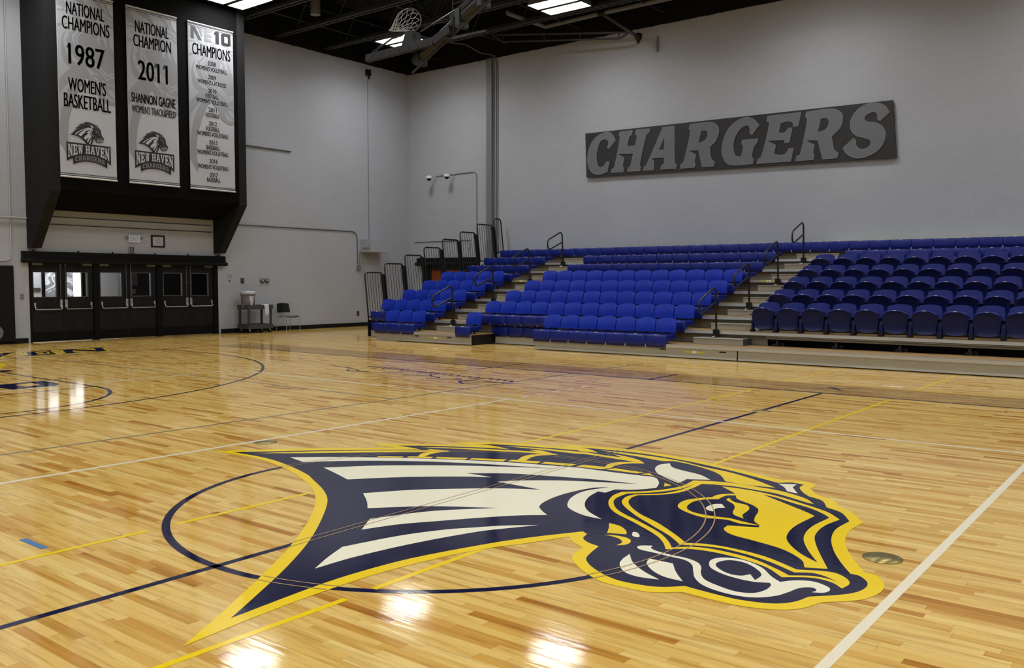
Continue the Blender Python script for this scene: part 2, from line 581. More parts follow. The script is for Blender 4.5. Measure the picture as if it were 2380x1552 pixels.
# outlines: 'x,y' in metres on the court floor / on the sign; a trailing c is a corner
LOGO = [
    ('silhouette', 'gold', 1, '-2.8354,0.0396c -2.7713,0.1214 -2.5609,0.3749 -2.2933,0.6518 -2.0506,0.8791 -1.878,1.0144 -1.6896,1.1782c -1.8261,1.1551 -2.018,1.1635c -1.831,1.3126 -1.6184,1.4573 -1.283,1.6754 -1.2303,1.6928c -1.4776,1.7025c -1.1977,1.9222 -0.8938,2.0672 -0.6488,2.1286 -0.4678,2.1763c -0.6183,2.2337c -0.3808,2.3424 -0.2684,2.3754 0.0353,2.4479 0.347,2.4362 0.6416,2.4084 0.9527,2.3102 1.2523,2.2222 1.5686,2.0949c 1.6642,2.1395 1.7535,2.1483 1.8385,2.1141 1.8661,2.0662 1.8657,1.9487c 1.9803,1.7833 2.1311,1.6833 2.1959,1.5469c 2.3183,1.4456 2.4548,1.2391c 2.4466,1.0091 2.4858,0.7837 2.5666,0.5811 2.6592,0.4082 2.7522,0.254c 2.8206,0.2359 2.8964,0.1004 2.9055,-0.0439 2.8621,-0.1817 2.7296,-0.3269c 2.6786,-0.4693 2.5971,-0.553 2.4466,-0.6104 2.2987,-0.618 2.1437,-0.6116c 2.0288,-0.707 1.9092,-0.7328 1.7543,-0.7306 1.6093,-0.6644 1.4766,-0.5688 1.4128,-0.5004 1.3818,-0.4291 1.3555,-0.3078c 1.2548,-0.2543 1.1727,-0.174c 1.0361,-0.4729 0.9475,-0.6374 0.8515,-0.9169 0.7716,-1.3266 0.7572,-1.7116 0.7698,-2.0524 0.8124,-2.4916c 0.5853,-2.1379 0.3675,-1.8134 0.0694,-1.3944 -0.2629,-0.9931 -0.6091,-0.6379 -0.85,-0.4411 -1.1569,-0.2557 -1.706,-0.0313 -2.1718,0.0712 -2.514,0.0803'),
    ('silhouette', 'navy', 2, '-2.6689,0.122c -2.477,0.3136 -2.2762,0.516 -1.9684,0.8074 -1.7693,0.9804 -1.4426,1.2575c -1.5884,1.2692 -1.7477,1.2628c -1.5254,1.4331 -1.2166,1.5998 -1.0135,1.7004 -0.8246,1.7702c -1.0393,1.8102 -1.2258,1.7847c -0.9948,1.9157 -0.6372,2.0275 -0.3073,2.1162 -0.2909,2.0953 -0.1005,2.1273c -0.2355,2.2154 -0.3548,2.2482c -0.1841,2.2897 0.0462,2.3346 0.3149,2.3476 0.7004,2.2927 0.8749,2.2482 1.1203,2.1748 1.4789,2.0341 1.61,1.9778c 1.687,2.0544 1.7836,2.0403c 1.7899,1.9368 1.861,1.8031 1.9394,1.7058c 2.0538,1.6433 2.1443,1.4734c 2.2627,1.4014 2.3771,1.2131c 2.369,0.981 2.414,0.7578 2.503,0.5306 2.6047,0.3388 2.7048,0.18c 2.7555,0.1724 2.8227,0.0755 2.8241,-0.0553 2.7712,-0.1609 2.654,-0.2912c 2.6244,-0.4003 2.5578,-0.483 2.4141,-0.5366 2.2673,-0.5391 2.1132,-0.527c 2.0385,-0.6039 1.959,-0.6426 1.7951,-0.6592 1.6169,-0.5846 1.4916,-0.4781 1.4465,-0.3639 1.4149,-0.2316c 1.3204,-0.2023 1.2527,-0.1482 1.2257,-0.0649c 1.1736,-0.0345c 1.0067,-0.3184 0.8901,-0.5678 0.732,-1.036 0.681,-1.3291 0.6655,-1.6355 0.7021,-2.1886c 0.5168,-1.8939 0.3116,-1.5803 0.0468,-1.2244 -0.272,-0.8641 -0.6404,-0.501 -0.9127,-0.3123 -1.2532,-0.134 -1.415,-0.054 -1.7659,0.0604 -2.1659,0.1418 -2.5653,0.1374'),
    ('mane', 'gold', 3, '-2.4586,0.2256c -2.2392,0.487 -1.9389,0.7817 -1.6719,1.0219 -1.335,1.297c -1.4316,1.3097c -1.3087,1.3476 -1.1776,1.3635c -1.2182,1.2503 -1.2248,1.1593 -1.192,1.0426c -1.1215,1.0774c -1.0968,1.0275c -1.2919,0.9203c -1.3042,0.9624c -1.24,1.0043c -1.3089,1.1366 -1.2938,1.2287c -1.605,0.9581 -1.8919,0.7038 -1.9012,0.6985 -2.1845,0.4441'),
    ('mane', 'gold', 3, '-1.5311,0.7908c -1.3341,0.9294c -1.3199,0.8889c -1.4825,0.7837c'),
    ('mane', 'gold', 3, '-1.092,1.1009c -0.8548,1.2323c -0.8331,1.16c -1.068,1.0444c'),
    ('mane', 'gold', 3, '-0.8198,1.2512c -0.5527,1.3893c -0.5308,1.3101c -0.8082,1.1858c'),
    ('mane', 'gold', 3, '-1.5353,1.3354c -1.3506,1.4656 -1.1815,1.5596 -0.9296,1.6765 -0.5561,1.8264c -0.6672,1.8524c -0.5674,1.899 -0.425,1.8601 -0.3241,1.83c -0.419,1.7295 -0.4429,1.6028 -0.3986,1.4591c -0.2721,1.5016c -0.2523,1.4171c -0.502,1.333c -0.5111,1.4077c -0.4677,1.4275c -0.5273,1.5968 -0.5087,1.7143 -0.4544,1.7859c -0.7423,1.678 -1.0266,1.5626 -1.1467,1.5201 -1.3678,1.4111'),
    ('mane', 'gold', 3, '-0.2349,1.5168c 0.0279,1.5979c 0.0348,1.5116c -0.2274,1.437c'),
    ('mane', 'gold', 3, '-0.9634,1.8604c -0.6604,1.9751 -0.2977,2.0584 -0.2075,2.0805 -0.0152,2.0689 0.172,2.0796c 0.0419,2.1615c 0.1594,2.146 0.33,2.0857 0.4584,1.9765c 0.345,1.8805 0.3085,1.7673 0.3301,1.6477c 0.2936,1.557c 0.0721,1.5156c 0.0849,1.6172c 0.2691,1.6534c 0.2323,1.7626 0.2445,1.8718 0.3531,1.987c 0.1417,1.9952 -0.1565,2.0033 -0.2656,1.9681 -0.5138,1.9417'),
    ('mane', 'gold', 3, '0.3612,1.6644c 0.6282,1.6612c 0.6011,1.6012c 0.3291,1.5746c'),
    ('mane', 'gold', 3, '0.6351,1.5978c 0.6718,1.6754c 0.7531,1.604c'),
    ('mane', 'gold', 3, '-0.156,2.2456c 0.0803,2.2778 0.3485,2.2875 0.6535,2.2553 0.9174,2.1607 1.1529,2.1031 1.4034,1.9846 1.6522,1.8128c 1.4498,1.7649 1.2739,1.7771c 1.1105,1.9962 0.8748,2.1387 0.6154,2.2169 0.5217,2.1649 0.2913,2.199 0.0607,2.2175'),
    ('ear', 'ivory', 3, '0.6176,2.1176c 0.5793,2.0128 0.6194,1.8639 0.7215,1.7146 0.8564,1.6026 1.0187,1.5024c 1.0135,1.5957 1.0047,1.6621c 1.1599,1.754c 1.0189,1.8677 0.8179,1.9341 0.7063,1.9925'),
    ('ear', 'ivory', 3, '1.6185,1.9491c 1.7371,2.0184c 1.7483,1.9038c 1.8484,1.7377c 1.7647,1.7545c 1.6891,1.8811'),
    ('ear', 'gold', 3, '0.9325,1.4402c 1.0127,1.4056c 0.9895,1.3266c 0.9645,1.3854'),
    ('face', 'gold', 3, '2.0477,1.5039c 1.9549,1.6183 1.8251,1.6958 1.6744,1.7476 1.5378,1.7526 1.3689,1.76 1.2019,1.7239 1.0679,1.6517c 1.0826,1.4233 1.0296,1.2455 0.9528,1.1183 0.8291,0.9919c 0.8389,0.8534 0.9232,0.6597 1.0788,0.4803 1.3174,0.3359 1.5599,0.1747 1.6647,0.071 1.7452,-0.042c 1.867,0.0547 2.0755,0.0742 2.3074,0.0131 2.4453,-0.0971c 2.5715,-0.0088 2.6716,-0.0171 2.7439,-0.0756c 2.7505,0.0183 2.7063,0.0981 2.6184,0.143 2.4605,0.0719c 2.2384,0.1815 2.0123,0.2132 1.8741,0.192 1.7784,0.1401c 1.6555,0.2506 1.4424,0.4175 1.2102,0.5653 1.0326,0.7466 0.9721,0.8925 0.9732,0.9736c 1.1078,1.1123 1.1704,1.2539 1.1785,1.4264 1.1701,1.5875c 1.288,1.6386 1.4123,1.6625 1.5792,1.6539 1.7161,1.6429 1.8682,1.5816 1.9903,1.52'),
    ('face', 'navy', 4, '1.1251,1.5921c 1.1219,1.3476 1.0601,1.1895 0.9801,1.0703 0.8875,0.9691c 0.8955,0.8095 0.9515,0.6822 1.0875,0.5262 1.3399,0.3715 1.5521,0.2331 1.6778,0.1118 1.7556,0.0096c 1.8463,0.0961 1.9784,0.1287 2.2036,0.1 2.3726,0.0146 2.4638,-0.0469c 2.5617,0.0188 2.6451,0.0262 2.7024,0.0073c 2.6102,0.0572 2.5452,0.0656 2.4683,0.0167c 2.2633,0.1207 2.0315,0.1708 1.8948,0.1492 1.7677,0.0867c 1.6393,0.2059 1.4399,0.3457 1.2009,0.5195 0.9965,0.7179 0.9302,0.8813 0.9406,0.9794c 1.0088,1.0473 1.0864,1.141 1.1359,1.3205'),
    ('face', 'gold', 3, '1.3269,1.6039c 1.4305,1.6217 1.596,1.6138 1.7414,1.5792 1.8932,1.5151 2.0433,1.4397 2.1915,1.3521 2.3158,1.2158c 2.2886,1.0022 2.3131,0.7725 2.3743,0.6039 2.4749,0.3965 2.586,0.1838c 2.4807,0.1304c 2.4221,0.2466 2.2664,0.3715 2.0625,0.4324 1.9111,0.4695 1.8262,0.5501 1.8103,0.6398c 1.9806,0.7166c 1.9682,0.7651c 1.8576,0.7296 1.7474,0.7599 1.6179,0.7192 1.4657,0.7683 1.3442,0.8701 1.3047,1.0479 1.3671,1.1976 1.4104,1.2497c 1.4183,1.3591 1.4995,1.4556c'),
    ('eye', 'navy', 4, '1.3998,0.894 1.3687,1.0475 1.3983,1.1525 1.4723,1.2243c 1.4736,1.3579 1.5219,1.4053c 1.5803,1.3102 1.7293,1.2171 1.8105,1.1203 1.8655,0.9344 1.9029,0.8365 1.9682,0.7651c 1.8581,0.783 1.7538,0.8087c 1.5878,0.7812 1.4702,0.8107'),
    ('eye', 'gold', 5, '1.5166,1.3032c 1.5993,1.2181 1.6974,1.1917 1.7555,1.0964 1.7801,0.934 1.8224,0.8559c 1.7441,0.8941 1.7022,0.9561 1.6606,1.081 1.6104,1.164 1.5254,1.2448'),
    ('eye', 'ivory', 5, '1.5108,1.0765 1.5496,1.1156c 1.6128,1.035c 1.5742,0.9883 1.589,0.8934c 1.5375,0.9113 1.5053,0.9778'),
    ('face', 'navy', 4, '1.6693,1.5485c 1.7613,1.5292 1.9187,1.4476 2.064,1.3815 2.184,1.2894 2.2485,1.2163c 2.2339,0.9245 2.2764,0.6799 2.3783,0.4602 2.5077,0.2541c 2.3744,0.3583 2.2528,0.5075 2.1874,0.6408 2.1477,0.8732 2.1601,1.2008c 2.0821,1.2652 1.954,1.3537 1.7857,1.4678'),
    ('muzzle', 'ivory', 3, '1.5968,-0.1077 1.5963,-0.073 1.6529,-0.028c 1.6685,-0.074 1.7217,-0.1034 1.8113,-0.1162 1.914,-0.1163 1.9933,-0.146 2.0458,-0.2069 2.0879,-0.297 2.1507,-0.3773 2.2505,-0.4227 2.3482,-0.4431 2.4214,-0.4128 2.452,-0.3394 2.4497,-0.2537 2.4302,-0.2175c 2.3544,-0.2549 2.2228,-0.2499 2.1139,-0.2029 2.0615,-0.1436 2.0335,-0.0483 2.0712,0.0218 2.1712,0.0476 2.2963,-0.0083 2.4007,-0.1207 2.4657,-0.1735c 2.514,-0.1054 2.5907,-0.063 2.6717,-0.0888 2.7031,-0.1296 2.6943,-0.1901 2.6444,-0.2233c 2.6528,-0.1802 2.6229,-0.154 2.5781,-0.196 2.5537,-0.2909 2.5268,-0.3754 2.4685,-0.4527 2.3941,-0.491 2.2839,-0.4941 2.1772,-0.4586 2.0976,-0.3845 2.0484,-0.304 1.9886,-0.2015 1.9203,-0.1513 1.8236,-0.1475 1.7115,-0.1397 1.633,-0.1367'),
    ('muzzle', 'navy', 4, '2.0892,-0.1217 2.0822,-0.0624 2.1217,0.0031 2.2118,0.0013 2.3098,-0.0723 2.3508,-0.1366 2.3552,-0.2267c 2.2985,-0.1541c 2.2689,-0.2062 2.2069,-0.2147 2.1344,-0.1742'),
    ('muzzle', 'ivory', 3, '1.6294,-0.2466c 1.644,-0.3439 1.6785,-0.4345 1.7658,-0.5281 1.8579,-0.551 1.9671,-0.5228c 1.8395,-0.4574 1.7194,-0.3633'),
    ('muzzle', 'ivory', 3, '1.7564,-0.2493c 1.899,-0.2468c 1.9768,-0.3608 2.0739,-0.4726c 1.9641,-0.4668 1.8644,-0.4131 1.7828,-0.326'),
    ('muzzle', 'gold', 3, '1.2006,0.2255c 1.2894,0.2089 1.3744,0.1414 1.4157,0.0763c 1.3069,0.032c 1.2566,0.1316'),
    ('muzzle', 'gold', 3, '1.3128,-0.015c 1.3811,0.0168 1.4571,0.0139 1.5084,-0.0287 1.5223,-0.1021 1.4848,-0.1526c 1.4823,-0.0889 1.4365,-0.0335 1.3653,-0.0117'),
    ('muzzle', 'ivory', 3, '1.4389,0.1044 1.4292,0.152 1.4829,0.1136 1.5,0.07 1.467,0.0691'),
    ('neck', 'ivory', 3, '-2.0813,0.2934c -1.863,0.4825 -1.7215,0.5923 -1.5509,0.714 -1.1905,0.9469 -0.8151,1.142 -0.4514,1.3098 -0.1325,1.4143 0.1361,1.4968 0.1771,1.499 0.4347,1.52 0.6645,1.5509 0.7785,1.5626 0.8771,1.4543 0.925,1.3654 0.9648,1.2561c 0.8718,1.1123 0.7508,1.0226c 0.7498,0.898c 0.6871,0.8946c 0.7252,0.7183 0.8139,0.531 0.9374,0.3874 1.1157,0.2727c 0.974,0.2823 0.8063,0.3621 0.7212,0.4573 0.6327,0.6448 0.6064,0.8522 0.682,1.0655c 0.5962,0.9632 0.5424,0.7314 0.5439,0.5082 0.6003,0.2994 0.6988,0.1979 0.7801,0.1396c 0.6514,0.0261 0.5008,-0.1569 0.3505,-0.3699 0.1852,-0.6149 0.0876,-0.8458c -0.0548,-0.6451c 0.1179,-0.2658 0.4106,0.0757c 0.0266,-0.1695 -0.2669,-0.4702c -0.4104,-0.3456 -0.6078,-0.2017c -0.3875,0.1053 -0.0652,0.4168 0.1254,0.5647 0.3331,0.6821c -0.0858,0.685c 0.0341,0.827 0.3246,1.0477 0.8027,1.2851c 0.4383,1.2062 -0.0151,1.0448 -0.1856,0.9734 -0.4617,0.7663c -0.2132,0.7767c -0.3791,0.6717 -0.6803,0.4247 -0.8565,0.2454 -1.0342,0.0267c -1.2749,0.114 -1.5163,0.1965c -1.4477,0.2782 -1.2543,0.5016 -0.9844,0.7359 -0.6945,0.9502 -0.4571,1.1006 -0.2214,1.2338 0.0178,1.357c -0.3722,1.2096 -0.7212,1.0635 -1.1013,0.8556 -1.4417,0.6136 -1.6455,0.4309 -1.8139,0.2323c'),
    ('neck', 'ivory', 3, '0.2682,-1.1553c 0.3655,-0.7926 0.4922,-0.5246 0.5959,-0.386 0.7139,-0.2377 0.8806,-0.088c 0.7762,-0.2565 0.6794,-0.4268 0.5424,-0.8427 0.4633,-1.2422 0.4497,-1.5029c 0.358,-1.343'),
]
SIGN_LETTERS = [
    ('C', '-10.385,6 -10.215,6.018 -10.058,5.926 -9.942,5.742c -10.187,5.501c -10.26,5.569c -10.212,5.626 -10.218,5.749 -10.335,5.805 -10.481,5.754 -10.589,5.517 -10.617,5.272 -10.573,5.062 -10.474,4.982 -10.352,5.034 -10.256,5.135c -10.152,5.131c -10.229,4.82c -10.472,4.766 -10.694,4.792 -10.882,4.962 -10.954,5.238 -10.912,5.525 -10.777,5.782 -10.58,5.938', []),
    ('H', '-9.813,5.976c -9.369,5.981c -9.384,5.852c -9.472,5.797 -9.544,5.533c -9.288,5.523c -9.222,5.792 -9.28,5.854c -9.258,5.985c -8.785,5.969c -8.811,5.85c -8.906,5.78 -9.116,4.946 -9.074,4.886c -9.107,4.765c -9.548,4.779c -9.515,4.901c -9.445,4.922 -9.344,5.298c -9.854,5.319c -9.647,5.2c -9.687,4.941 -9.644,4.917c -9.673,4.772c -10.115,4.784c -10.073,4.904c -10.001,4.935 -9.795,5.829 -9.838,5.854c', []),
    ('A', '-8.376,5.962c -7.996,5.956c -7.974,4.942 -7.912,4.859c -7.937,4.745c -8.434,4.754c -8.407,4.885c -8.319,4.921c -8.321,5.087c -8.723,5.102c -8.639,5.016c -8.66,4.919 -8.626,4.897c -8.658,4.761c -9.01,4.764c -8.97,4.884c -8.891,4.947', ['-8.321,5.663c -8.324,5.322c -8.486,5.327c']),
    ('R', '-7.52,5.951c -6.892,5.944 -6.686,5.839 -6.637,5.665 -6.72,5.412 -6.902,5.26c -6.846,4.934 -6.746,4.847c -6.77,4.717c -7.127,4.72c -7.245,5.202c -7.52,5.211c -7.317,5.088c -7.356,4.881 -7.324,4.85c -7.349,4.732c -7.824,4.736c -7.787,4.859c -7.708,4.91 -7.496,5.763 -7.55,5.826c', ['-7.169,5.733c -7.034,5.725 -6.97,5.634 -7.05,5.462 -7.248,5.405c']),
    ('G', '-5.979,5.946 -5.794,5.958 -5.609,5.862 -5.477,5.708c -5.675,5.459c -5.759,5.537c -5.742,5.617 -5.79,5.726 -5.906,5.721 -6.067,5.607 -6.192,5.357 -6.199,5.117 -6.126,4.957 -5.978,4.915c -5.927,5.212 -5.979,5.249c -5.953,5.367c -5.502,5.355c -5.536,5.229c -5.619,5.151 -5.665,4.895 -5.613,4.815c -5.65,4.692c -6.216,4.701 -6.407,4.782 -6.531,5.014 -6.535,5.28 -6.421,5.622 -6.212,5.841', []),
    ('E', '-5.249,5.924c -4.348,5.92c -4.42,5.567c -4.549,5.566c -4.584,5.685 -4.715,5.721 -4.889,5.693c -4.94,5.459c -4.775,5.449 -4.69,5.55c -4.57,5.547c -4.649,5.167c -4.769,5.161c -4.793,5.244 -4.859,5.25 -5.23,5.269c -5.011,5.133c -5.062,4.903c -4.785,4.873 -4.657,5.02c -4.527,5.023c -4.596,4.673c -5.538,4.683c -5.499,4.816c -5.409,4.873 -5.201,5.742 -5.28,5.787c', []),
    ('R', '-4.214,5.911c -3.558,5.916 -3.332,5.802 -3.282,5.644 -3.334,5.427 -3.549,5.215c -3.484,4.892 -3.37,4.79c -3.402,4.66c -3.772,4.657c -3.903,5.151c -4.209,5.183c -3.985,5.045c -4.016,4.847 -3.98,4.803c -4.008,4.664c -4.477,4.671c -4.441,4.811c -4.362,4.836 -4.183,5.735 -4.243,5.777c', ['-3.838,5.694c -3.687,5.69 -3.629,5.591 -3.712,5.416 -3.908,5.36c']),
    ('S', '-2.7,5.928 -2.468,5.929 -2.274,5.836 -2.156,5.666c -2.38,5.474c -2.459,5.542c -2.441,5.62 -2.511,5.707 -2.627,5.7 -2.732,5.633 -2.75,5.555 -2.671,5.496 -2.456,5.443 -2.3,5.318 -2.238,5.134 -2.308,4.884 -2.496,4.703 -2.826,4.606 -3.065,4.662 -3.208,4.786 -3.265,4.903c -3.006,5.131c -2.935,5.044c -2.943,4.964 -2.851,4.845 -2.713,4.842 -2.599,4.931 -2.611,5.032 -2.739,5.095 -2.958,5.176 -3.081,5.34 -3.096,5.543 -2.991,5.752 -2.856,5.867', []),
]
# ------------------------------------------------------------------ room
XL, YB, XR, YF, ZC = -18.7, 18.5, 18.7, -15.0, 10.6
mb = MB().box(XL - 4, XR, YF, YB, -0.2, 0.0)
floor = struct('floor', mb, M['floor'])
DY0, DY1, DZ = 5.30, 10.58, 2.06           # door opening in the left wall
mb = MB()
for y0, y1, z0, z1 in ((YF, DY0, 0, ZC), (DY1, YB, 0, ZC), (DY0, DY1, DZ, ZC)):
    mb.box(XL - 0.3, XL, y0, y1, z0, z1)
wall_left = struct('wall_left', mb, M['wall'])
struct('wall_back', MB().box(XL - 0.3, XR + 0.3, YB, YB + 0.3, 0, ZC), M['wall'])
struct('wall_right', MB().box(XR, XR + 0.3, YF, YB, 0, ZC), M['wall'])
struct('wall_front', MB().box(XL - 0.3, XR + 0.3, YF - 0.3, YF, 0, ZC), M['wall'])
ceiling = struct('ceiling', MB().box(XL - 0.3, XR + 0.3, YF - 0.3, YB + 0.3, ZC, ZC + 0.2), M['ceiling'])
mb = MB()
for y0, y1 in ((YF, 5.24), (10.66, YB)):
    mb.box(XL, XL + 0.02, y0, y1, 0, 0.13)
struct('baseboard_left', mb, M['rubber'])
struct('baseboard_back', MB().box(XL + 0.02, XR, YB - 0.02, YB, 0, 0.13), M['rubber'])
# steel column with the pipes beside it, standing in the back wall
struct('trim_1', MB().box(-14.99, -14.76, YB - 0.10, YB, 0, 8.9), M['conduit'], 0.01)

# open-web joists: bottom chord, top chord and a zigzag of rods, running along the hall
def joist_parts(y):
    b = MB().box(XL, XR, y - 0.10, y + 0.10, 9.02, 9.07).box(XL, XR, y - 0.03, y + 0.03, 9.02, 9.16)
    return b
joist_y = [11.05, 12.80, 14.70, 16.42] + [9.0 - 1.9 * k for k in range(12)]
for y in joist_y:
    j = part('joist_chord', joist_parts(y), M['joist'], ceiling)
    w = MB()
    x = XL
    k = 0
    while x < XR - 1.0:
        w.tube([(x, y, 9.1 if k % 2 else 10.5), (x + 0.95, y, 10.5 if k % 2 else 9.1)], 0.018, 5)
        x += 0.95; k += 1
    part('joist_web', w, M['steel_dark'], j)
    part('joist_top_chord', MB().box(XL, XR, y - 0.06, y + 0.06, 10.45, 10.58), M['steel_dark'], ceiling)
for x in (-17.2, -14.0, -11.2, -8.4, -5.4):
    part('bridging_rod', MB().tube([(x, YF + 1, 9.2), (x, YB - 0.1, 9.2)], 0.022, 5), M['joist'], ceiling)
    part('bridging_rod', MB().tube([(x + 1.2, 5, 10.3), (x + 1.2, YB - 0.1, 10.3)], 0.022, 5), M['joist'], ceiling)

# ------------------------------------------------------------------ lines painted on the court
def at(z):
    return lambda u, v: (u, v, z)
def rect(mb, x0, x1, y0, y1, z=0.0008):
    return mb.add([(x0, y0, z), (x1, y0, z), (x1, y1, z), (x0, y1, z)], [(0, 1, 2, 3)])
def ring(mb, cx, cy, r0, r1, a0, a1, n, z=0.0008):
    v = []; f = []
    for i in range(n + 1):
        a = R(a0 + (a1 - a0) * i / n)
        v += [(cx + r0 * math.cos(a), cy + r0 * math.sin(a), z), (cx + r1 * math.cos(a), cy + r1 * math.sin(a), z)]
    for i in range(n):
        f.append((2 * i, 2 * i + 1, 2 * i + 3, 2 * i + 2))
    return mb.add(v, f)
def line(name, mb, m, label=None):
    return part(name, mb, M[m], floor, label)
# stained border strip outside the sideline with its thin navy edge
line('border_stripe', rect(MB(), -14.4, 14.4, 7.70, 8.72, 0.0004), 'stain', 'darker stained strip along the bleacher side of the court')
line('sideline', rect(MB(), -14.4, 14.4, 7.64, 7.70), 'navy')
line('end_line', rect(MB(), -14.40, -14.34, -7.64, 7.64), 'navy')
line('half_court_line', rect(MB(), -0.025, 0.025, -7.62, 7.62), 'navy', 'navy half court line')
line('center_circle', ring(MB(), 0, 0, 1.779, 1.829, 0, 360, 160), 'navy', 'navy center circle around the horse emblem')
mb = ring(MB(), -12.75, 0, 6.275, 6.325, -90, 90, 120)
rect(mb, -14.34, -12.75, 6.275, 6.325)
line('three_point_line', mb, 'navy', 'navy three point arc near the doors')
mb = ring(MB(), -8.535, 0, 1.79, 1.84, -90, 90, 60)
rect(mb, -14.34, -8.535, 1.79, 1.84)
rect(mb, -8.56, -8.51, -1.84, 1.84)
for x in (-11.84, -10.87, -9.9):
    rect(mb, x - 0.025, x + 0.025, 1.86, 2.06)
rect(mb, -12.05, -11.75, 1.86, 2.06)
line('free_throw_lane', mb, 'navy', 'navy free throw lane and half circle')
mb = rect(MB(), -9, 9, 4.45, 4.50, 0.0012)
line('volleyball_sideline', mb, 'white_line', 'long white sideline on the bleacher side')
line('volleyball_end_line', rect(MB(), -9, -8.95, -4.5, 4.5, 0.0012), 'white_line', 'white end line near the doors')
line('attack_line', rect(MB(), -3.0, -2.95, -4.5, 4.45, 0.0012), 'white_line', 'white line left of the horse emblem')
line('attack_line', rect(MB(), 2.95, 3.0, -4.5, 4.45, 0.0012), 'white_line', 'broad white line at the lower right')
for k in range(5):
    y = 4.72 + 0.36 * k
    line('attack_line_dash', rect(MB(), -3.0, -2.95, y, y + 0.16, 0.0012), 'white_line')
for x, segs in ((-0.92, ((-8, -1.67), (-1.47, -0.41), (2.0, 7.52), (8.78, 11.3))), (0.92, ((-8, -1.70), (-1.52, -0.68), (2.2, 7.52), (8.78, 11.3)))):
    for y0, y1 in segs:
        line('gold_line', rect(MB(), x - 0.02, x + 0.02, y0, y1, 0.0010), 'gold')
line('grey_cross_line', rect(MB(), -4.17, -4.13, -6, 10.0, 0.0010), 'grey_line')
line('grey_long_line', rect(MB(), -13.2, -4.17, 3.53, 3.57, 0.0010), 'grey_line')
for x in (-5.87, -2.72):
    line('coaching_box_line', rect(MB(), x - 0.025, x + 0.025, 7.2 if x < -4 else 7.70, 8.65, 0.0012), 'navy')
# gold ring by the near edge of the lane
line('gold_ring', ring(MB(), -13.7, 0.77, 1.69, 1.80, 0, 360, 90, 0.0014), 'gold')
# navy lozenge mark inside the lane
def quad_pts(P): return [(a, b) for a, b in P]
mb = MB().flat([(-9.83, 1.05), (-9.84, 1.27), (-9.87, 1.68), (-9.26, 1.65), (-9.02, 1.48), (-9.09, 1.21), (-9.06, 0.90), (-9.47, 0.86)][::-1], at(0.0014),
               [[(-9.62, 1.17), (-9.70, 1.43), (-9.36, 1.42), (-9.26, 1.16)]])
line('lane_mark', mb, 'navy', 'navy lozenge mark in the free throw lane')

# big slab letters painted beyond the end line, gold edge under navy
SLAB = {
 'N': ([(0,0),(.36,0),(.36,.14),(.27,.14),(.27,.60),(.70,0),(.92,0),(.92,.86),(1,.86),(1,1),(.64,1),(.64,.86),(.73,.86),(.73,.40),(.30,1),(0,1),(0,.86),(.08,.86),(.08,.14),(0,.14)], []),
 'E': ([(0,0),(.95,0),(.95,.34),(.80,.34),(.74,.16),(.42,.16),(.42,.43),(.60,.43),(.60,.33),(.74,.33),(.74,.67),(.60,.67),(.60,.58),(.42,.58),(.42,.84),(.72,.84),(.78,.68),(.92,.68),(.92,1),(0,1),(0,.86),(.12,.86),(.12,.14),(0,.14)], []),
 'W': ([(.20,0),(.42,0),(.52,.52),(.62,0),(.84,0),(.95,.86),(1.04,.86),(1.04,1),(.68,1),(.68,.86),(.77,.86),(.70,.34),(.60,.86),(.60,1),(.42,1),(.42,.86),(.34,.34),(.27,.86),(.36,.86),(.36,1),(0,1),(0,.86),(.09,.86)], []),
 'H': ([(0,0),(.44,0),(.44,.14),(.35,.14),(.35,.42),(.65,.42),(.65,.14),(.56,.14),(.56,0),(1,0),(1,.14),(.91,.14),(.91,.86),(1,.86),(1,1),(.56,1),(.56,.86),(.65,.86),(.65,.58),(.35,.58),(.35,.86),(.44,.86),(.44,1),(0,1),(0,.86),(.09,.86),(.09,.14),(0,.14)], []),
 'A': ([(0,0),(.38,0),(.38,.14),(.31,.14),(.35,.28),(.65,.28),(.69,.14),(.62,.14),(.62,0),(1,0),(1,.14),(.93,.14),(.70,1),(.30,1),(.07,.14),(0,.14)], [[(.39,.43),(.61,.43),(.52,.80),(.48,.80)]]),
 'V': ([(.38,0),(.62,0),(.92,.86),(1,.86),(1,1),(.60,1),(.60,.86),(.69,.86),(.52,.30),(.50,.30),(.33,.86),(.42,.86),(.42,1),(0,1),(0,.86),(.08,.86)], []),
 'C': ([(.98,.34),(.76,.34),(.70,.20),(.52,.16),(.36,.24),(.32,.5),(.36,.76),(.52,.84),(.66,.80),(.72,.64),(.94,.64),(.94,1),(.80,1),(.76,.94),(.52,1),(.22,.93),(.06,.74),(0,.5),(.06,.24),(.24,.06),(.52,0),(.82,.07)], []),
 'R': ([(0,0),(.46,0),(.46,.14),(.37,.14),(.37,.38),(.48,.38),(.66,0),(1,0),(1,.14),(.91,.14),(.76,.42),(.92,.56),(.94,.76),(.84,.94),(.66,1),(0,1),(0,.86),(.09,.86),(.09,.14),(0,.14)], [[(.37,.55),(.57,.55),(.64,.62),(.64,.76),(.57,.84),(.37,.84)]]),
 'G': ([(.98,.06),(.98,.42),(1.02,.42),(1.02,.55),(.56,.55),(.56,.42),(.70,.42),(.70,.20),(.52,.16),(.36,.24),(.32,.5),(.36,.76),(.52,.84),(.66,.80),(.72,.66),(.94,.66),(.94,1),(.80,1),(.76,.94),(.52,1),(.22,.93),(.06,.74),(0,.5),(.06,.24),(.24,.06),(.52,0)], []),
 'S': ([(0,0),(.14,0),(.20,.06),(.48,0),(.80,.06),(.96,.24),(.90,.46),(.66,.57),(.40,.63),(.30,.74),(.40,.84),(.56,.83),(.68,.68),(.90,.68),(.90,1),(.76,1),(.70,.95),(.46,1),(.16,.93),(.02,.74),(.10,.54),(.34,.43),(.60,.36),(.68,.26),(.56,.16),(.38,.17),(.24,.34),(0,.34)], []),
}
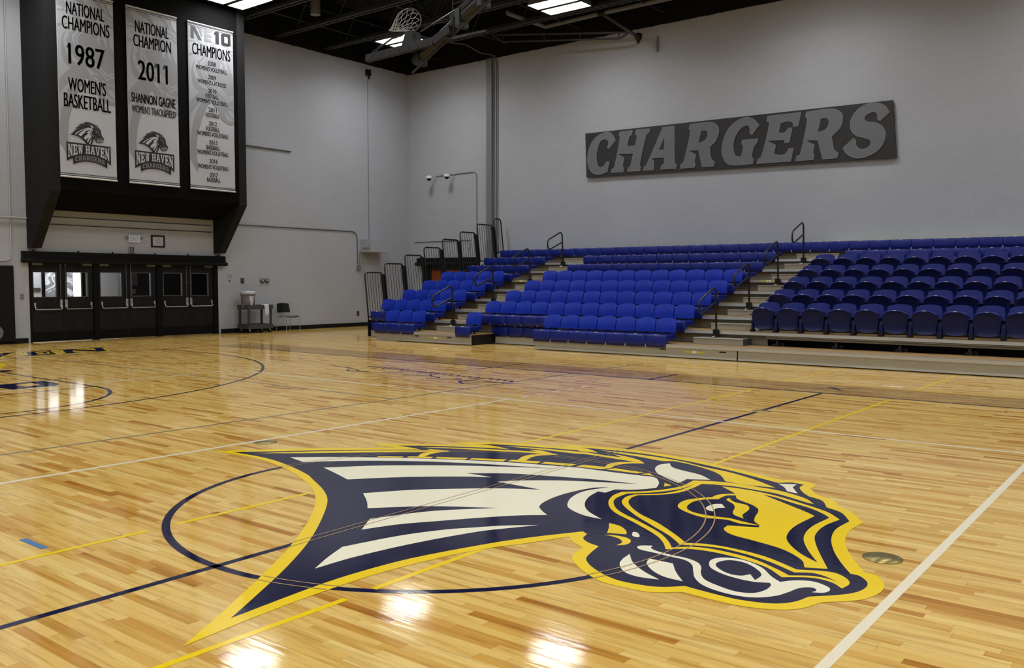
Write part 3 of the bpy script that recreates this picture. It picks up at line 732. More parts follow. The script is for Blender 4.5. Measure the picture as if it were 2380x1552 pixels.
def grow(P, d):
    """outline pushed outward by d (miter limited)"""
    n = len(P); out = []
    ar = sum(P[i][0] * P[(i + 1) % n][1] - P[(i + 1) % n][0] * P[i][1] for i in range(n))
    sg = 1 if ar > 0 else -1
    for i in range(n):
        a, b, c = Vector(P[i - 1]), Vector(P[i]), Vector(P[(i + 1) % n])
        e0, e1 = (b - a), (c - b)
        if e0.length < 1e-9 or e1.length < 1e-9:
            out.append(tuple(b)); continue
        n0 = Vector((e0.y, -e0.x)).normalized() * sg; n1 = Vector((e1.y, -e1.x)).normalized() * sg
        m = n0 + n1
        if m.length < 0.3:
            m = n0
        m.normalize()
        k = d / max(0.8, m.dot(n0))
        out.append((b.x + m.x * k, b.y + m.y * k))
    return out
t = thing('floor_lettering', 'navy and gold block letters painted on the floor in front of the doors', 'lettering', (-15.35, 2.5, 0.001))
for ch, y, wdt in (('N', -6.2, 1.08), ('E', -5.0, 0.70), ('W', -4.2, 1.25), ('H', -2.2, 1.05), ('A', -1.05, 1.0), ('V', 2.42, 0.95), ('E', 3.48, 0.68), ('N', 4.24, 1.07)):
    P, H = SLAB[ch]
    # work in metres so the gold edge has an even width
    Pm = [(a * wdt, b * 0.98) for a, b in P]
    fm = lambda u, v, y=y: (-14.78 - 1.2 * v, y + u + 0.45 * v, 0.0016)
    fm2 = lambda u, v, y=y: (-14.78 - 1.2 * v, y + u + 0.45 * v, 0.0022)
    L_ = part('letter', MB().flat(grow(Pm, 0.05), fm), M['gold'], t)
    part('letter_face', MB().flat(grow(Pm, -0.012), fm2, [[(a * wdt, b * 0.98) for a, b in h] for h in H]), M['navy'], L_)
# signature-like script beside the border strip
mb = MB()
def K2(x, y):
    return x, y
STROKES = [
 [(-8.40,6.10),(-7.95,6.02),(-7.35,5.83),(-7.28,5.72),(-6.98,5.72)],
 [(-7.58,5.80),(-7.42,5.62),(-6.95,5.72),(-6.42,6.00)],
 [(-6.20,5.72),(-5.95,5.86),(-5.78,5.98),(-5.72,5.90)],
 [(-5.70,5.88),(-5.50,5.84),(-5.42,5.78)],
 [(-5.55,5.62),(-5.30,5.66),(-5.12,5.78),(-5.02,5.86),(-5.20,5.90)],
 [(-5.02,5.74),(-4.84,5.80),(-4.72,5.84),(-4.86,5.68),(-4.80,5.54),(-4.62,5.44),(-4.36,5.50)],
 [(-4.76,5.56),(-4.52,5.74),(-4.36,5.86),(-4.60,5.90)],
 [(-4.36,5.86),(-4.16,5.86),(-4.02,5.88)],
]
for s in STROKES:
    n = len(s)
    for i in range(n - 1):
        a, b = Vector(s[i]), Vector(s[i + 1])
        d = (b - a).normalized(); q = Vector((-d.y, d.x)) * 0.02
        mb.add([(a.x - q.x, a.y - q.y, 0.0016), (b.x - q.x, b.y - q.y, 0.0016), (b.x + q.x, b.y + q.y, 0.0016), (a.x + q.x, a.y + q.y, 0.0016)], [(0, 1, 2, 3)])
rnd = random.Random(3)
x = -7.75
while x < -4.25:
    w_ = 0.05 + rnd.random() * 0.07
    yb = 6.42 - (x + 7.75) * 0.08
    hgt = 0.10 + 0.16 * (rnd.random() < 0.25)
    for (p, q) in (((x, yb), (x + w_, yb + 0.03)), ((x + w_, yb + 0.03), (x + w_ + 0.02, yb - hgt))):
        a, b = Vector(p), Vector(q); d = (b - a).normalized(); s_ = Vector((-d.y, d.x)) * 0.02
        mb.add([(a.x - s_.x, a.y - s_.y, 0.0016), (b.x - s_.x, b.y - s_.y, 0.0016), (b.x + s_.x, b.y + s_.y, 0.0016), (a.x + s_.x, a.y + s_.y, 0.0016)], [(0, 1, 2, 3)])
    x += w_ + 0.06
solo('floor_signature', mb, M['navy'], 'navy handwritten style script painted on the floor before the bleachers', 'lettering')
# small navy cross mark in the border strip
mb = MB().bar((-0.16, 8.42, 0.0016), (0.10, 8.13, 0.0016), 0.07, 0.0006).bar((-0.33, 8.12, 0.0016), (0.24, 8.46, 0.0016), 0.03, 0.0006)
solo('floor_cross_mark', mb, M['navy'], 'small navy cross mark at the far end of the half court line', 'floor mark')

# the emblem
LOGO_S = [(n, c, l, smooth_pts(s)) for n, c, l, s in LOGO]
t = thing('floor_emblem', 'huge horse head emblem in navy, gold and ivory painted across center court', 'floor emblem', (0.4, 0.2, 0.001))
groups = {}
for n, c, l, P in LOGO_S:
    key = (n, c, l)
    groups.setdefault(key, MB()).flat(P, at(0.0016 + 0.0003 * l))
PN = {'silhouette': 'outline', 'neck': 'neck_stripes', 'mane': 'mane_lines', 'ear': 'ear', 'face': 'face', 'eye': 'eye', 'muzzle': 'muzzle'}
for (n, c, l), g in groups.items():
    if (n, c) == ('ear', 'ivory'): continue
    part('%s_%s' % (c, PN[n]), g, M[c], t)
for n, c, l, P in LOGO_S:
    if (n, c) == ('ear', 'ivory'):
        part('ivory_ear', MB().flat(P, at(0.0016 + 0.0003 * l)), M[c], t)
# bare-wood outlines of the circle and the half court line where they cross the emblem
OUT = LOGO_S[0][3]
mb = MB()
for r_ in (1.775, 1.833):
    n = 300; run = None
    for i in range(n):
        a0, a1 = 2 * PI * i / n, 2 * PI * (i + 1) / n
        am = (a0 + a1) / 2
        if in_poly(r_ * math.cos(am), r_ * math.sin(am), OUT):
            ring(mb, 0, 0, r_ - 0.004, r_ + 0.004, math.degrees(a0), math.degrees(a1), 1, 0.0036)
part('thin_circle_outline', mb, M['tan_line'], t)
mb = MB()
for xx in (-0.029, 0.029):
    n = 200
    for i in range(n):
        y0 = -2.6 + 5.2 * i / n; y1 = y0 + 5.2 / n
        if in_poly(xx, (y0 + y1) / 2, OUT):
            rect(mb, xx - 0.004, xx + 0.004, y0, y1, 0.0036)
part('thin_line_outline', mb, M['tan_line'], t)

# floor sockets and tape
def cover(x, y, label):
    t = thing('floor_cover_plate', label, 'floor plate', (x, y, 0))
    part('plate', MB().lathe([(0.0001, 0.0), (0.105, 0.0), (0.105, 0.003), (0.0001, 0.0035)], (x, y, 0.0008), 32), M['brass'], t)
    for a in (0.4, 3.5):
        part('screw', MB().lathe([(0.008, 0), (0.008, 0.003)], (x + 0.085 * math.cos(a), y + 0.085 * math.sin(a), 0.003), 8), M['steel'], t)
cover(-2.84, 0.60, 'round brass floor plate just above the left tip of the horse emblem')
cover(2.76, 0.56, 'round brass floor plate right of the horse muzzle')
cover(0.02, 5.50, 'round brass floor plate on the half court line near the white sideline')
mb = MB().box(-1.33, -1.04, -2.245, -2.205, 0.0006, 0.0016)
solo('tape_strip', mb, M['tape'], 'short strip of blue tape on the boards at the left', 'tape')
solo('floor_patch', MB().box(0.40, 0.68, 9.03, 9.14, 0.0006, 0.0016), M['ivory'], 'small pale rectangle on the boards before the right bleachers', 'floor mark')
# ------------------------------------------------------------------ bulkhead over the doors
HX, HY0, HY1 = -17.40, 5.28, 10.70
housing = struct('partition_housing', MB().prism([(HX, 10.6), (XL, 10.6), (XL, 3.30), (-18.30, 3.30), (HX, 3.72)], lambda u, v: (u, HY1 - 0.02, v), lambda u, v: (u, HY0 + 0.02, v)), M['housing'])
for y0, y1 in ((HY0, HY0 + 0.24), (HY1 - 0.24, HY1)):
    mb = MB().prism([(HX + 0.01, 10.6), (XL, 10.6), (XL, 2.34), (-18.46, 2.34), (HX + 0.01, 3.66)], lambda u, v, y1=y1: (u, y1, v), lambda u, v, y0=y0: (u, y0, v))
    part('side_bracket', mb, M['housing_side'], housing)
part('dark_strip', MB().box(XL, XL + 0.012, HY0 + 0.3, HY1 - 0.3, 3.125, 3.15), M['dgrey'], wall_left)  # thin dark strips set on the wall below the bulkhead
part('dark_strip', MB().box(XL, XL + 0.012, HY0 + 0.3, HY1 - 0.3, 2.935, 2.96), M['dgrey'], wall_left)

# ------------------------------------------------------------------ banners
BZ = 4.0
BH = 4.42
BW = 1.38
def slab_word(mb, word, s0, s1, fn, gap=0.12):
    n = sum(0.45 if c == ' ' else 1.0 for c in word)
    tot = n + gap * (len(word) - 1)
    u = (s1 - s0) / tot
    s = s0
    for ch in word:
        if ch == ' ':
            s += (0.45 + gap) * u; continue
        P, H = SLAB[ch]
        # finer outline so the letter can follow the arc
        def dens(Q):
            o = []
            for i in range(len(Q)):
                a, b = Q[i], Q[(i + 1) % len(Q)]
                o += [a, ((a[0] + b[0]) / 2, (a[1] + b[1]) / 2)]
            return o
        mb.flat([(s + a * u, b) for a, b in dens(P)], fn, [[(s + a * u, b) for a, b in dens(h)] for h in H])
        s += (1 + gap) * u
def banner(y0, label, lines, kind):
    bx = HX + 0.03
    t = thing('banner', label, 'banner', (bx, y0 + BW / 2, BZ), 'vertical banners on the black bulkhead')
    def wave(u, v):
        return 0.0022 * math.sin(u * 5.1 + y0 * 3) * math.sin(v * PI) + 0.0012 * math.sin(v * 23 + u * 4)
    f0 = lambda u, v: (bx + 0.004 + wave(u, v), y0 + BW * u, BZ + BH * v)
    f1 = lambda u, v: (bx - 0.004 + wave(u, v), y0 + BW * u, BZ + BH * v)
    cl = part('cloth', MB().shell(f0, 12, 40, f1), M['cloth'], t)
    for v in (0.0, 1.0):
        z = BZ + BH * v + (0.02 if v == 0 else -0.02)
        part('hem_rod', MB().tube([(bx + 0.012, y0 - 0.005, z), (bx + 0.012, y0 + BW + 0.005, z)], 0.018, 8), M['white_plain'], t)
    for z in (BZ + 0.10, BZ + 0.055, BZ + BH - 0.06, BZ + BH - 0.10):
        part('hem_stripe', MB().box(bx + 0.0, bx + 0.012, y0, y0 + BW, z - 0.006, z + 0.006), M['ink'], t)
    at_ = lambda d: (lambda u, v: (bx + 0.009 + d, y0 + u, BZ + v))
    # pale oversize horse emblem behind the lettering
    sc, ou, ov = 0.92, 0.02, 2.46
    g1, g2 = MB(), MB()
    for n, c, l, P in LOGO_S:
        Q = [(ou + (x + 0.0) * sc * 0.98 - 0.42, ov + y * sc) for x, y in P]
        Q = clip_poly(Q, 0.01, BW - 0.01, 0.1, BH - 0.1)
        if len(Q) < 3: continue
        tgt = g1 if c == 'navy' else (g2 if c == 'ivory' or l >= 3 else None)
        if tgt is None: continue
        tgt.flat(Q, at_(0.0004 * l))
    part('pale_emblem', g1, M['mark_mid'], t)
    part('pale_emblem_light', g2, M['mark_light'], t)
    for s, u0, u1, v, h, b in lines:
        ink = MB()
        put_text(ink, s, u0 * BW, u1 * BW, v - h / 2, v + h / 2, at_(0.004), b or (0.0025 if h < 0.2 else 0.006))
        for f_ in {} if h < 0.3 else {'1987': (0.0,), '2011': (0.60, 0.885)}.get(s, ()):
            ua, vt = (u0 + (u1 - u0) * f_) * BW, v + h / 2
            ink.flat([(ua - 0.05, vt - 0.13), (ua + 0.03, vt - 0.09), (ua + 0.03, vt + 0.0), (ua + 0.005, vt + 0.0)], at_(0.004))
        part('lettering', ink, M['ink'], t)
    if kind == 'badge':
        e = part('badge', MB().flat([(0.69 + a, b) for a, b in
             [(-.54, .84), (-.54, .385), (-.47, .43), (-.39, .465), (-.39, .32), (-.27, .375), (-.14, .41), (0, .42), (.14, .41), (.28, .375), (.40, .325), (.445, .30), (.445, .455), (.50, .415), (.54, .38), (.54, .84)]], at_(0.006)), M['ink'], t)
        w = MB()
        arc = lambda z: (lambda s, q: at_(z)(0.69 + s, (.61 - .13 * (s / .5) ** 2) * (1 - q) + .80 * q))
        slab_word(w, 'NEW HAVEN', -.505, .505, arc(0.0075), 0.10)
        part('badge_lettering', w, M['cloth'], e)
        w = MB()
        arc2 = lambda s, q: at_(0.0075)(0.69 + s, .45 - .085 * (s / .4) ** 2 + .115 * q)
        slab_word(w, 'CHARGERS', -.345, .385, arc2, 0.12)
        part('badge_lettering', w, M['ink_grey'], e)
        hs = {'gold': MB(), 'navy': MB(), 'ivory': MB()}
        for n, c, l, P in LOGO_S:
            Q = [(0.655 + x * 0.142, 1.005 + y * 0.150) for x, y in P]
            ch = n in ('muzzle', 'face', 'eye', 'ear') and False
            Q = clip_poly(Q, 0, BW, 0.845, 2) if True else Q
            if len(Q) < 3: continue
            hs[c].flat(Q, at_(0.0042 + 0.0004 * l))
        # the muzzle hangs over the top edge of the badge
        for n, c, l, P in LOGO_S:
            Q = [(0.655 + x * 0.142, 1.005 + y * 0.150) for x, y in P]
            Q = clip_poly(Q, 0.655 + 1.0 * 0.142, BW, 0.3, 0.8452)
            if len(Q) < 3: continue
            hs[c].flat(Q, at_(0.0075 + 0.0004 * l))
        h1 = part('horse_emblem', hs['navy'], M['ink'], t)
        part('horse_edge', hs['gold'], M['ink_mid'], h1)
        part('horse_stripes', hs['ivory'], M['cloth'], h1)
    if kind == 'conference':
        f = at_(0.006)
        P1 = lambda pts: [(a * BW, 4.14 + b * 0.33) for a, b in pts]
        a = MB().flat(P1([(.065, -.5), (.125, -.5), (.125, .12), (.235, -.5), (.30, -.5), (.16, .5), (.065, .5)][::1]), f)
        part('conference_mark', a, M['ink_mid'], t)
        b = MB().flat(P1([(.20, .5), (.315, .5), (.315, -.18), (.295, -.18)]), f)
        b.flat(P1([(.35, -.5), (.53, -.5), (.49, -.27), (.425, -.27), (.425, -.1), (.51, -.1), (.51, .12), (.425, .12), (.425, .28), (.52, .28), (.56, .5), (.35, .5)]), f)
        part('conference_mark', b, M['ink_grey'], t)
        c = MB().flat(P1([(.60, -.5), (.68, -.5), (.68, .5), (.60, .5), (.565, .32), (.565, .22), (.60, .22)]), f)
        c.flat(P1([(.73, -.42), (.76, -.5), (.90, -.5), (.945, -.36), (.945, .5), (.77, .5), (.73, .38)]), f, [P1([(.80, -.26), (.88, -.26), (.88, .26), (.80, .26)])])
        part('conference_mark', c, M['ink'], t)
    return t
banner(5.52, 'left banner on the black bulkhead, for the year 1987, with a horse badge', [
    ('NATIONAL', .17, .83, 4.00, .30, 0), ('CHAMPIONS', .09, .92, 3.64, .31, 0), ('1987', .19, .82, 2.93, .49, .012),
    ("WOMEN'S", .17, .83, 2.22, .33, 0), ('BASKETBALL', .09, .91, 1.83, .33, 0)], 'badge')
banner(7.23, 'middle banner on the black bulkhead, for the year 2011, with a horse badge', [
    ('NATIONAL', .17, .83, 3.94, .29, 0), ('CHAMPION', .13, .87, 3.59, .30, 0), ('2011', .21, .79, 2.87, .49, .012),
    ('SHANNON GAGNE', .07, .94, 2.16, .24, 0), ("WOMEN'S TRACK&FIELD", .07, .94, 1.88, .19, 0)], 'badge')
L3 = [('CHAMPIONS', .09, .93, 3.72, .30, 0)]
for s, y in (('2008', 462), ("WOMEN'S VOLLEYBALL", 505), ('2009', 565), ("WOMEN'S LACROSSE", 607), ('2010', 668), ('FOOTBALL', 707), ("WOMEN'S VOLLEYBALL", 748),
             ('2011', 808), ('FOOTBALL', 850), ('2012', 912), ('FOOTBALL', 953), ("WOMEN'S VOLLEYBALL", 993), ('2013', 1053), ('BASEBALL', 1093),
             ("WOMEN'S VOLLEYBALL", 1133), ('2016', 1195), ("WOMEN'S VOLLEYBALL", 1240), ('2017', 1300), ('BASEBALL', 1337)):
    hw = {4: .09, 8: .15, 16: .32, 18: .35}[len(s)]
    L3.append((s, .51 - hw, .51 + hw, 4.42 * (1 - (y - 180) / 1238), .118, 0))
banner(8.93, 'right banner on the black bulkhead, a list of eight dated title years', L3, 'conference')

# ------------------------------------------------------------------ doors in the left wall
fx = XL - 0.03
mb = MB()
for y0, y1 in ((DY0, DY0 + 0.05), (6.90, 7.04), (8.66, 8.82), (DY1 - 0.14, DY1)):
    mb.box(XL - 0.14, XL + 0.015, y0, y1, 0, DZ)
mb.box(XL - 0.14, XL + 0.015, DY0, DY1, DZ - 0.06, DZ)
struct('trim_2', mb, M['frame'], 0.004)
hd = struct('trim_3', MB().box(XL, XL + 0.12, 5.13, 10.78, 2.02, 2.26), M['frame'])
part('padded_roll', MB().tube([(XL + 0.12, 5.09, 2.03), (XL + 0.12, 10.82, 2.03)], 0.055, 12), M['rubber'], hd)
for y in (5.4, 6.5, 7.4, 8.6, 9.6, 10.6):
    part('hook', MB().box(XL + 0.05, XL + 0.08, y - 0.015, y + 0.015, 2.26, 2.30), M['frame'], hd)
spans = [(5.352, 6.123), (6.127, 6.898), (7.042, 7.853), (7.857, 8.658), (8.822, 9.633), (9.637, 10.438)]
for i, (y0, y1) in enumerate(spans):
    left = i % 2 == 0                    # hinge side is left on the left leaf of each pair
    w0, w1 = (y0 + 0.06, y0 + 0.62) if left else (y0 + 0.10, y0 + 0.64)
    d = thing('door_%d' % (i + 1), None, None, (fx, (y0 + y1) / 2, 0), None, 'structure')
    mb = MB()
    mb.prism([(y0, 0.012), (y1, 0.012), (y1, DZ - 0.06), (y0, DZ - 0.06)], lambda u, v: (fx - 0.045, u, v), lambda u, v: (fx, u, v), [[(w0, 1.13), (w0, 1.75), (w1, 1.75), (w1, 1.13)]])
    part('leaf', mb, M['door'], d)
    part('kick_plate', MB().box(fx, fx + 0.004, y0 + 0.02, y1 - 0.02, 0.03, 0.26), M['frame'], d)
    part('window_pane', MB().box(fx - 0.026, fx - 0.020, w0, w1, 1.13, 1.75), M['glass'], d)
    mb = MB()
    for a, b, c, e in ((w0 - 0.012, w0 + 0.004, 1.12, 1.76), (w1 - 0.004, w1 + 0.012, 1.12, 1.76)):
        mb.box(fx - 0.05, fx + 0.006, a, b, c, e)
    mb.box(fx - 0.05, fx + 0.006, w0, w1, 1.118, 1.134); mb.box(fx - 0.05, fx + 0.006, w0, w1, 1.746, 1.762)
    part('window_bead', mb, M['dgrey'] if i < 2 else M['conduit_dark'], d)
    lat = y1 - 0.06 if left else y0 + 0.06
    hin = y0 + 0.07 if left else y1 - 0.07
    bar = part('push_bar', MB().tube([(fx + 0.03, hin, 0.92), (fx + 0.085, hin, 0.83), (fx + 0.085, hin + (0.03 if left else -0.03), 0.82), (fx + 0.085, lat - (0.03 if left else -0.03), 0.82), (fx + 0.085, lat, 0.83), (fx + 0.05, lat, 0.92)], 0.014, 8), M['steel'], d)
    part('latch_box', MB().box(fx, fx + 0.06, lat - 0.035, lat + 0.035, 0.86, 1.06), M['steel'], bar, None, 0.012)
    part('hinge_box', MB().box(fx, fx + 0.05, hin - 0.025, hin + 0.025, 0.90, 0.99), M['steel'], bar, None, 0.01)
    part('latch_rod', MB().tube([(fx + 0.025, lat, 1.05), (fx + 0.025, lat, 1.95)], 0.010, 6).box(fx, fx + 0.035, lat - 0.02, lat + 0.02, 1.49, 1.52).box(fx, fx + 0.04, lat - 0.02, lat + 0.02, 1.93, 1.96), M['conduit_dark'], d)
    c0 = y0 + 0.03 if left else y1 - 0.27
    part('closer', MB().box(fx, fx + 0.05, c0, c0 + 0.24, 1.925, 1.98), M['mgrey'], d)

# lobby seen through the panes
LX = -21.5
mb = MB().box(LX - 0.1, LX, 3.5, 6.85, 0, 3).box(LX - 0.1, LX, 8.04, 13.5, 0, 3).box(LX - 0.1, LX, 6.85, 8.04, 0, 0.55).box(LX - 0.1, LX, 6.85, 8.04, 2.75, 3)
lob = struct('wall_lobby', mb, M['lobby'])
part('handrail_strip', MB().box(LX, LX + 0.04, 5.0, 6.8, 1.26, 1.28).box(LX, LX + 0.04, 5.0, 6.8, 1.33, 1.34), M['dgrey'], lob)
struct('wall_lobby_side', MB().box(LX, XL - 0.3, 3.4, 3.5, 0, 3).box(LX, XL - 0.3, 13.5, 13.6, 0, 3), M['lobby'])
struct('ceiling_lobby', MB().box(LX - 0.1, XL - 0.3, 3.4, 13.6, 3.0, 3.1), M['lobby'])
bk = struct('wall_lobby_brick', MB().box(-20.4, -20.2, 8.46, 13.5, 0, 3), M['brick'])
part('notice_box', MB().box(-20.2, -20.14, 8.72, 8.90, 1.40, 1.75), M['mgrey'], bk)
part('switch_plate', MB().box(-20.2, -20.18, 8.78, 8.86, 1.18, 1.23).box(-20.2, -20.18, 8.78, 8.86, 1.25, 1.30), M['lgrey'], bk)
wn = thing('window_1', None, None, (LX, 7.4, 0.55), None, 'structure')
part('window_frame', MB().box(LX - 0.06, LX + 0.05, 6.83, 6.91, 0.55, 2.75).box(LX - 0.06, LX + 0.05, 7.94, 8.04, 0.55, 2.75).box(LX - 0.06, LX + 0.05, 6.91, 7.94, 1.04, 1.08), M['frame'], wn)
part('window_pane', MB().box(LX - 0.05, LX - 0.03, 6.91, 7.94, 0.55, 2.75), M['glass_lit'], wn, 'pane full of daylight')
M['film'] = mat('frosted_film', grey(0.30), 0.5, emit=0.25)  # daylight behind the film is put in as its own faint glow
M['film_line'] = mat('frosted_film_line', grey(0.70), 0.5, emit=0.55)  # same backlight put in as a stronger glow
fl = part('frosted_emblem', MB().box(LX - 0.03, LX - 0.022, 6.91, 7.72, 1.02, 1.80), M['film'], wn)
g = MB()
for n, c, l, P in LOGO_S:
    if c == 'navy': continue
    if l == 1: continue
    Q = clip_poly([(7.62 - (x + 0.2) * 0.36, 1.22 + y * 0.27) for x, y in P], 6.92, 7.71, 1.03, 1.79)
    if len(Q) > 2: g.flat(Q, lambda u, v: (LX - 0.020, u, v))
part('frosted_line', g, M['film_line'], fl)
la = bpy.data.lights.new('lobby_lamp', 'AREA'); la.shape = 'RECTANGLE'; la.size = 1.2; la.size_y = 2.5; la.energy = LOBBY_FILL  # unseen light, added so the lobby surfaces read bright through the panes
lo = bpy.data.objects.new('lobby_lamp', la); COL.objects.link(lo); lo.location = (-20.6, 6.3, 2.95)

# ------------------------------------------------------------------ things on the left wall
W0 = XL
t = thing('exit_sign', 'lit white exit sign on the wall above the doors', 'exit sign', (W0, 8.02, 2.56))
part('sign_case', MB().box(W0, W0 + 0.07, 7.86, 8.18, 2.57, 2.76), mat('exit_face', grey(0.45), 0.5, emit=0.15), t, None, 0.006)
mb = MB(); put_text(mb, 'EXIT', 7.90, 8.14, 2.60, 2.73, lambda u, v: (W0 + 0.073, u, v))
part('sign_lettering', mb, M['conduit'], t)
for y in (7.82, 8.22):
    part('spot_head', MB().lathe([(0.02, -0.03), (0.035, 0.0), (0.035, 0.04), (0.02, 0.045)], (W0 + 0.03, y, 2.69), 12, 'x'), M['mgrey'], t)
t = thing('framed_notice', 'black framed certificate on the wall right of the exit sign', 'frame', (W0, 8.72, 2.45))
part('frame', MB().prism([(8.52, 2.46), (8.92, 2.46), (8.92, 2.79), (8.52, 2.79)], lambda u, v: (W0, u, v), lambda u, v: (W0 + 0.03, u, v), [[(8.56, 2.50), (8.56, 2.75), (8.88, 2.75), (8.88, 2.50)]]), M['black'], t)
part('certificate', MB().box(W0, W0 + 0.012, 8.56, 8.88, 2.50, 2.75), M['paper'], t)
mb = MB()
for k in range(3):
    mb.box(W0 + 0.012, W0 + 0.013, 8.64, 8.80, 2.58 + 0.05 * k, 2.59 + 0.05 * k)
part('print', mb, M['mgrey'], t)
t = thing('alarm_horn', 'small grey alarm horn on the wall under the exit sign', 'alarm', (W0, 7.96, 2.32))
part('case', MB().box(W0, W0 + 0.06, 7.87, 8.04, 2.30, 2.46), M['lgrey'], t, None, 0.006)
mb = MB()
for k in range(3):
    mb.box(W0 + 0.06, W0 + 0.066, 7.885 + 0.045 * k, 7.905 + 0.045 * k, 2.32, 2.45)
part('grille', mb, M['black'], t)
t = thing('paper_notice', 'white paper notice taped to the wall right of the doors', 'notice', (W0, 10.98, 1.46))
part('sheet', MB().box(W0, W0 + 0.004, 10.87, 11.09, 1.46, 1.78), M['paper'], t)
mb = MB()
for k in range(5):
    mb.box(W0 + 0.004, W0 + 0.005, 10.90, 11.06, 1.62 + 0.025 * k, 1.632 + 0.025 * k)
mb.box(W0 + 0.004, W0 + 0.005, 10.93, 11.02, 1.50, 1.58)
part('print', mb, M['mgrey'], t)
t = thing('wall_plate', 'small dark plate on the wall above the drink cooler', 'wall plate', (W0, 11.42, 1.47))
part('plate', MB().box(W0, W0 + 0.012, 11.36, 11.48, 1.47, 1.63), M['dgrey'], t, None, 0.003)
for k, y in enumerate((12.12, 12.30)):
    t = thing('alarm_bell', ('left' if k == 0 else 'right') + ' one of two round metal bells on the wall above the cart', 'bell', (W0, y, 1.55), 'pair of round bells')
    part('bell_dome', MB().lathe([(0.085, 0.0), (0.085, 0.012), (0.078, 0.03), (0.055, 0.052), (0.022, 0.064), (0.001, 0.066)], (W0, y, 1.55), 24, 'x'), M['conduit_dark'], t)
    part('bell_cap', MB().lathe([(0.026, 0.06), (0.026, 0.072), (0.001, 0.076)], (W0, y, 1.55), 16, 'x'), M['steel'], t)
t = thing('switch_plate', 'small steel switch plate on the wall left of the doors', 'switch', (W0, 5.12, 1.09))
part('plate', MB().box(W0, W0 + 0.012, 5.08, 5.17, 1.08, 1.21), M['mgrey'], t, None, 0.003)
part('toggle', MB().box(W0 + 0.012, W0 + 0.03, 5.115, 5.135, 1.13, 1.16), M['lgrey'], t)
t = thing('wall_outlet', 'small dark outlet low on the wall beside the bleachers', 'outlet', (W0, 16.01, 0.37))
part('plate', MB().box(W0, W0 + 0.015, 15.95, 16.06, 0.36, 0.52), M['dgrey'], t, None, 0.003)
t = thing('wall_pad', 'black wall pad left of the doors with a grey curved letter', 'wall pad', (W0, 4.2, 0.06))
part('pad', MB().box(W0, W0 + 0.06, 3.3, 4.93, 0.06, 1.90), M['pad'], t, None, 0.015)
mb = MB(); v = []; f = []
for i in range(25):
    a = R(-90 + 180 * i / 24)
    v += [(W0 + 0.062, 4.22 + 0.36 * math.cos(a), 0.29 + 0.19 * math.sin(a)), (W0 + 0.062, 4.22 + 0.43 * math.cos(a), 0.29 + 0.26 * math.sin(a))]
for i in range(24):
    f.append((2 * i, 2 * i + 1, 2 * i + 3, 2 * i + 2))
part('curved_letter', mb.add(v, f), M['mgrey'], t)
# pipes and boxes
mb = MB().tube([(W0 + 0.02, 11.0, 3.22), (W0 + 0.02, 15.75, 3.22), (W0 + 0.02, 15.87, 3.19), (W0 + 0.02, 15.96, 3.10), (W0 + 0.02, 15.99, 2.98), (W0 + 0.02, 15.99, 2.12)], 0.016, 8)
t = thing('wall_conduit', 'long thin conduit from the bulkhead bending down to a small box', 'conduit', (W0, 13.5, 1.9))
part('pipe', mb, M['conduit_dark'], t)
part('junction_box', MB().box(W0, W0 + 0.06, 15.95, 16.12, 1.92, 2.08), M['mgrey'], t, None, 0.006)
part('branch_pipe', MB().tube([(W0 + 0.03, 16.08, 2.08), (W0 + 0.03, 16.08, 2.45), (W0 + 0.04, 16.10, 2.60)], 0.012, 6), M['conduit'], t)
t = thing('equipment_box', 'pale box jutting from the wall left of the guard rails', 'box', (W0, 16.55, 2.52))
part('case', MB().box(W0, W0 + 0.55, 16.14, 16.95, 2.52, 2.96), mat('wall_grey_paint', grey(0.36), 0.6), t, None, 0.008)
part('bracket', MB().box(W0 + 0.15, W0 + 0.5, 16.10, 16.14, 2.66, 2.69), M['steel'], t)
solo('drop_conduit', MB().tube([(W0 + 0.012, 16.53, 2.97), (W0 + 0.012, 16.53, 8.55)], 0.010, 6), M['conduit'], 'thin vertical conduit rising from the pale box to the dark ceiling band', 'conduit')
t = thing('roof_sensor', 'small black sensor high on the wall near the corner', 'sensor', (W0, 16.5, 8.5))
part('body', MB().box(W0, W0 + 0.12, 16.43, 16.60, 8.52, 8.72), M['black'], t, None, 0.01)
part('lens', MB().lathe([(0.03, -0.1), (0.03, 0.0)], (W0 + 0.06, 16.55, 8.52), 10), M['black'], t)
solo('wall_ledge', MB().box(W0, W0 + 0.05, 10.75, 13.26, 5.58, 5.605), M['dgrey'], 'thin dark ledge on the wall right of the bulkhead', 'ledge')
t = thing('wall_conduit', 'pale pipe loop on the wall above the wall pad', 'conduit', (W0, 4.9, 2.0))
part('pipe', MB().tube([(W0 + 0.02, 4.93, 8.8), (W0 + 0.02, 4.90, 2.16), (W0 + 0.02, 4.87, 2.07), (W0 + 0.02, 4.78, 2.02), (W0 + 0.02, 4.0, 2.02)], 0.022, 8), M['lgrey'], t)
part('cross_pipe', MB().tube([(W0 + 0.06, 3.8, 3.05), (W0 + 0.06, 5.26, 3.06)], 0.025, 8), M['lgrey'], t)

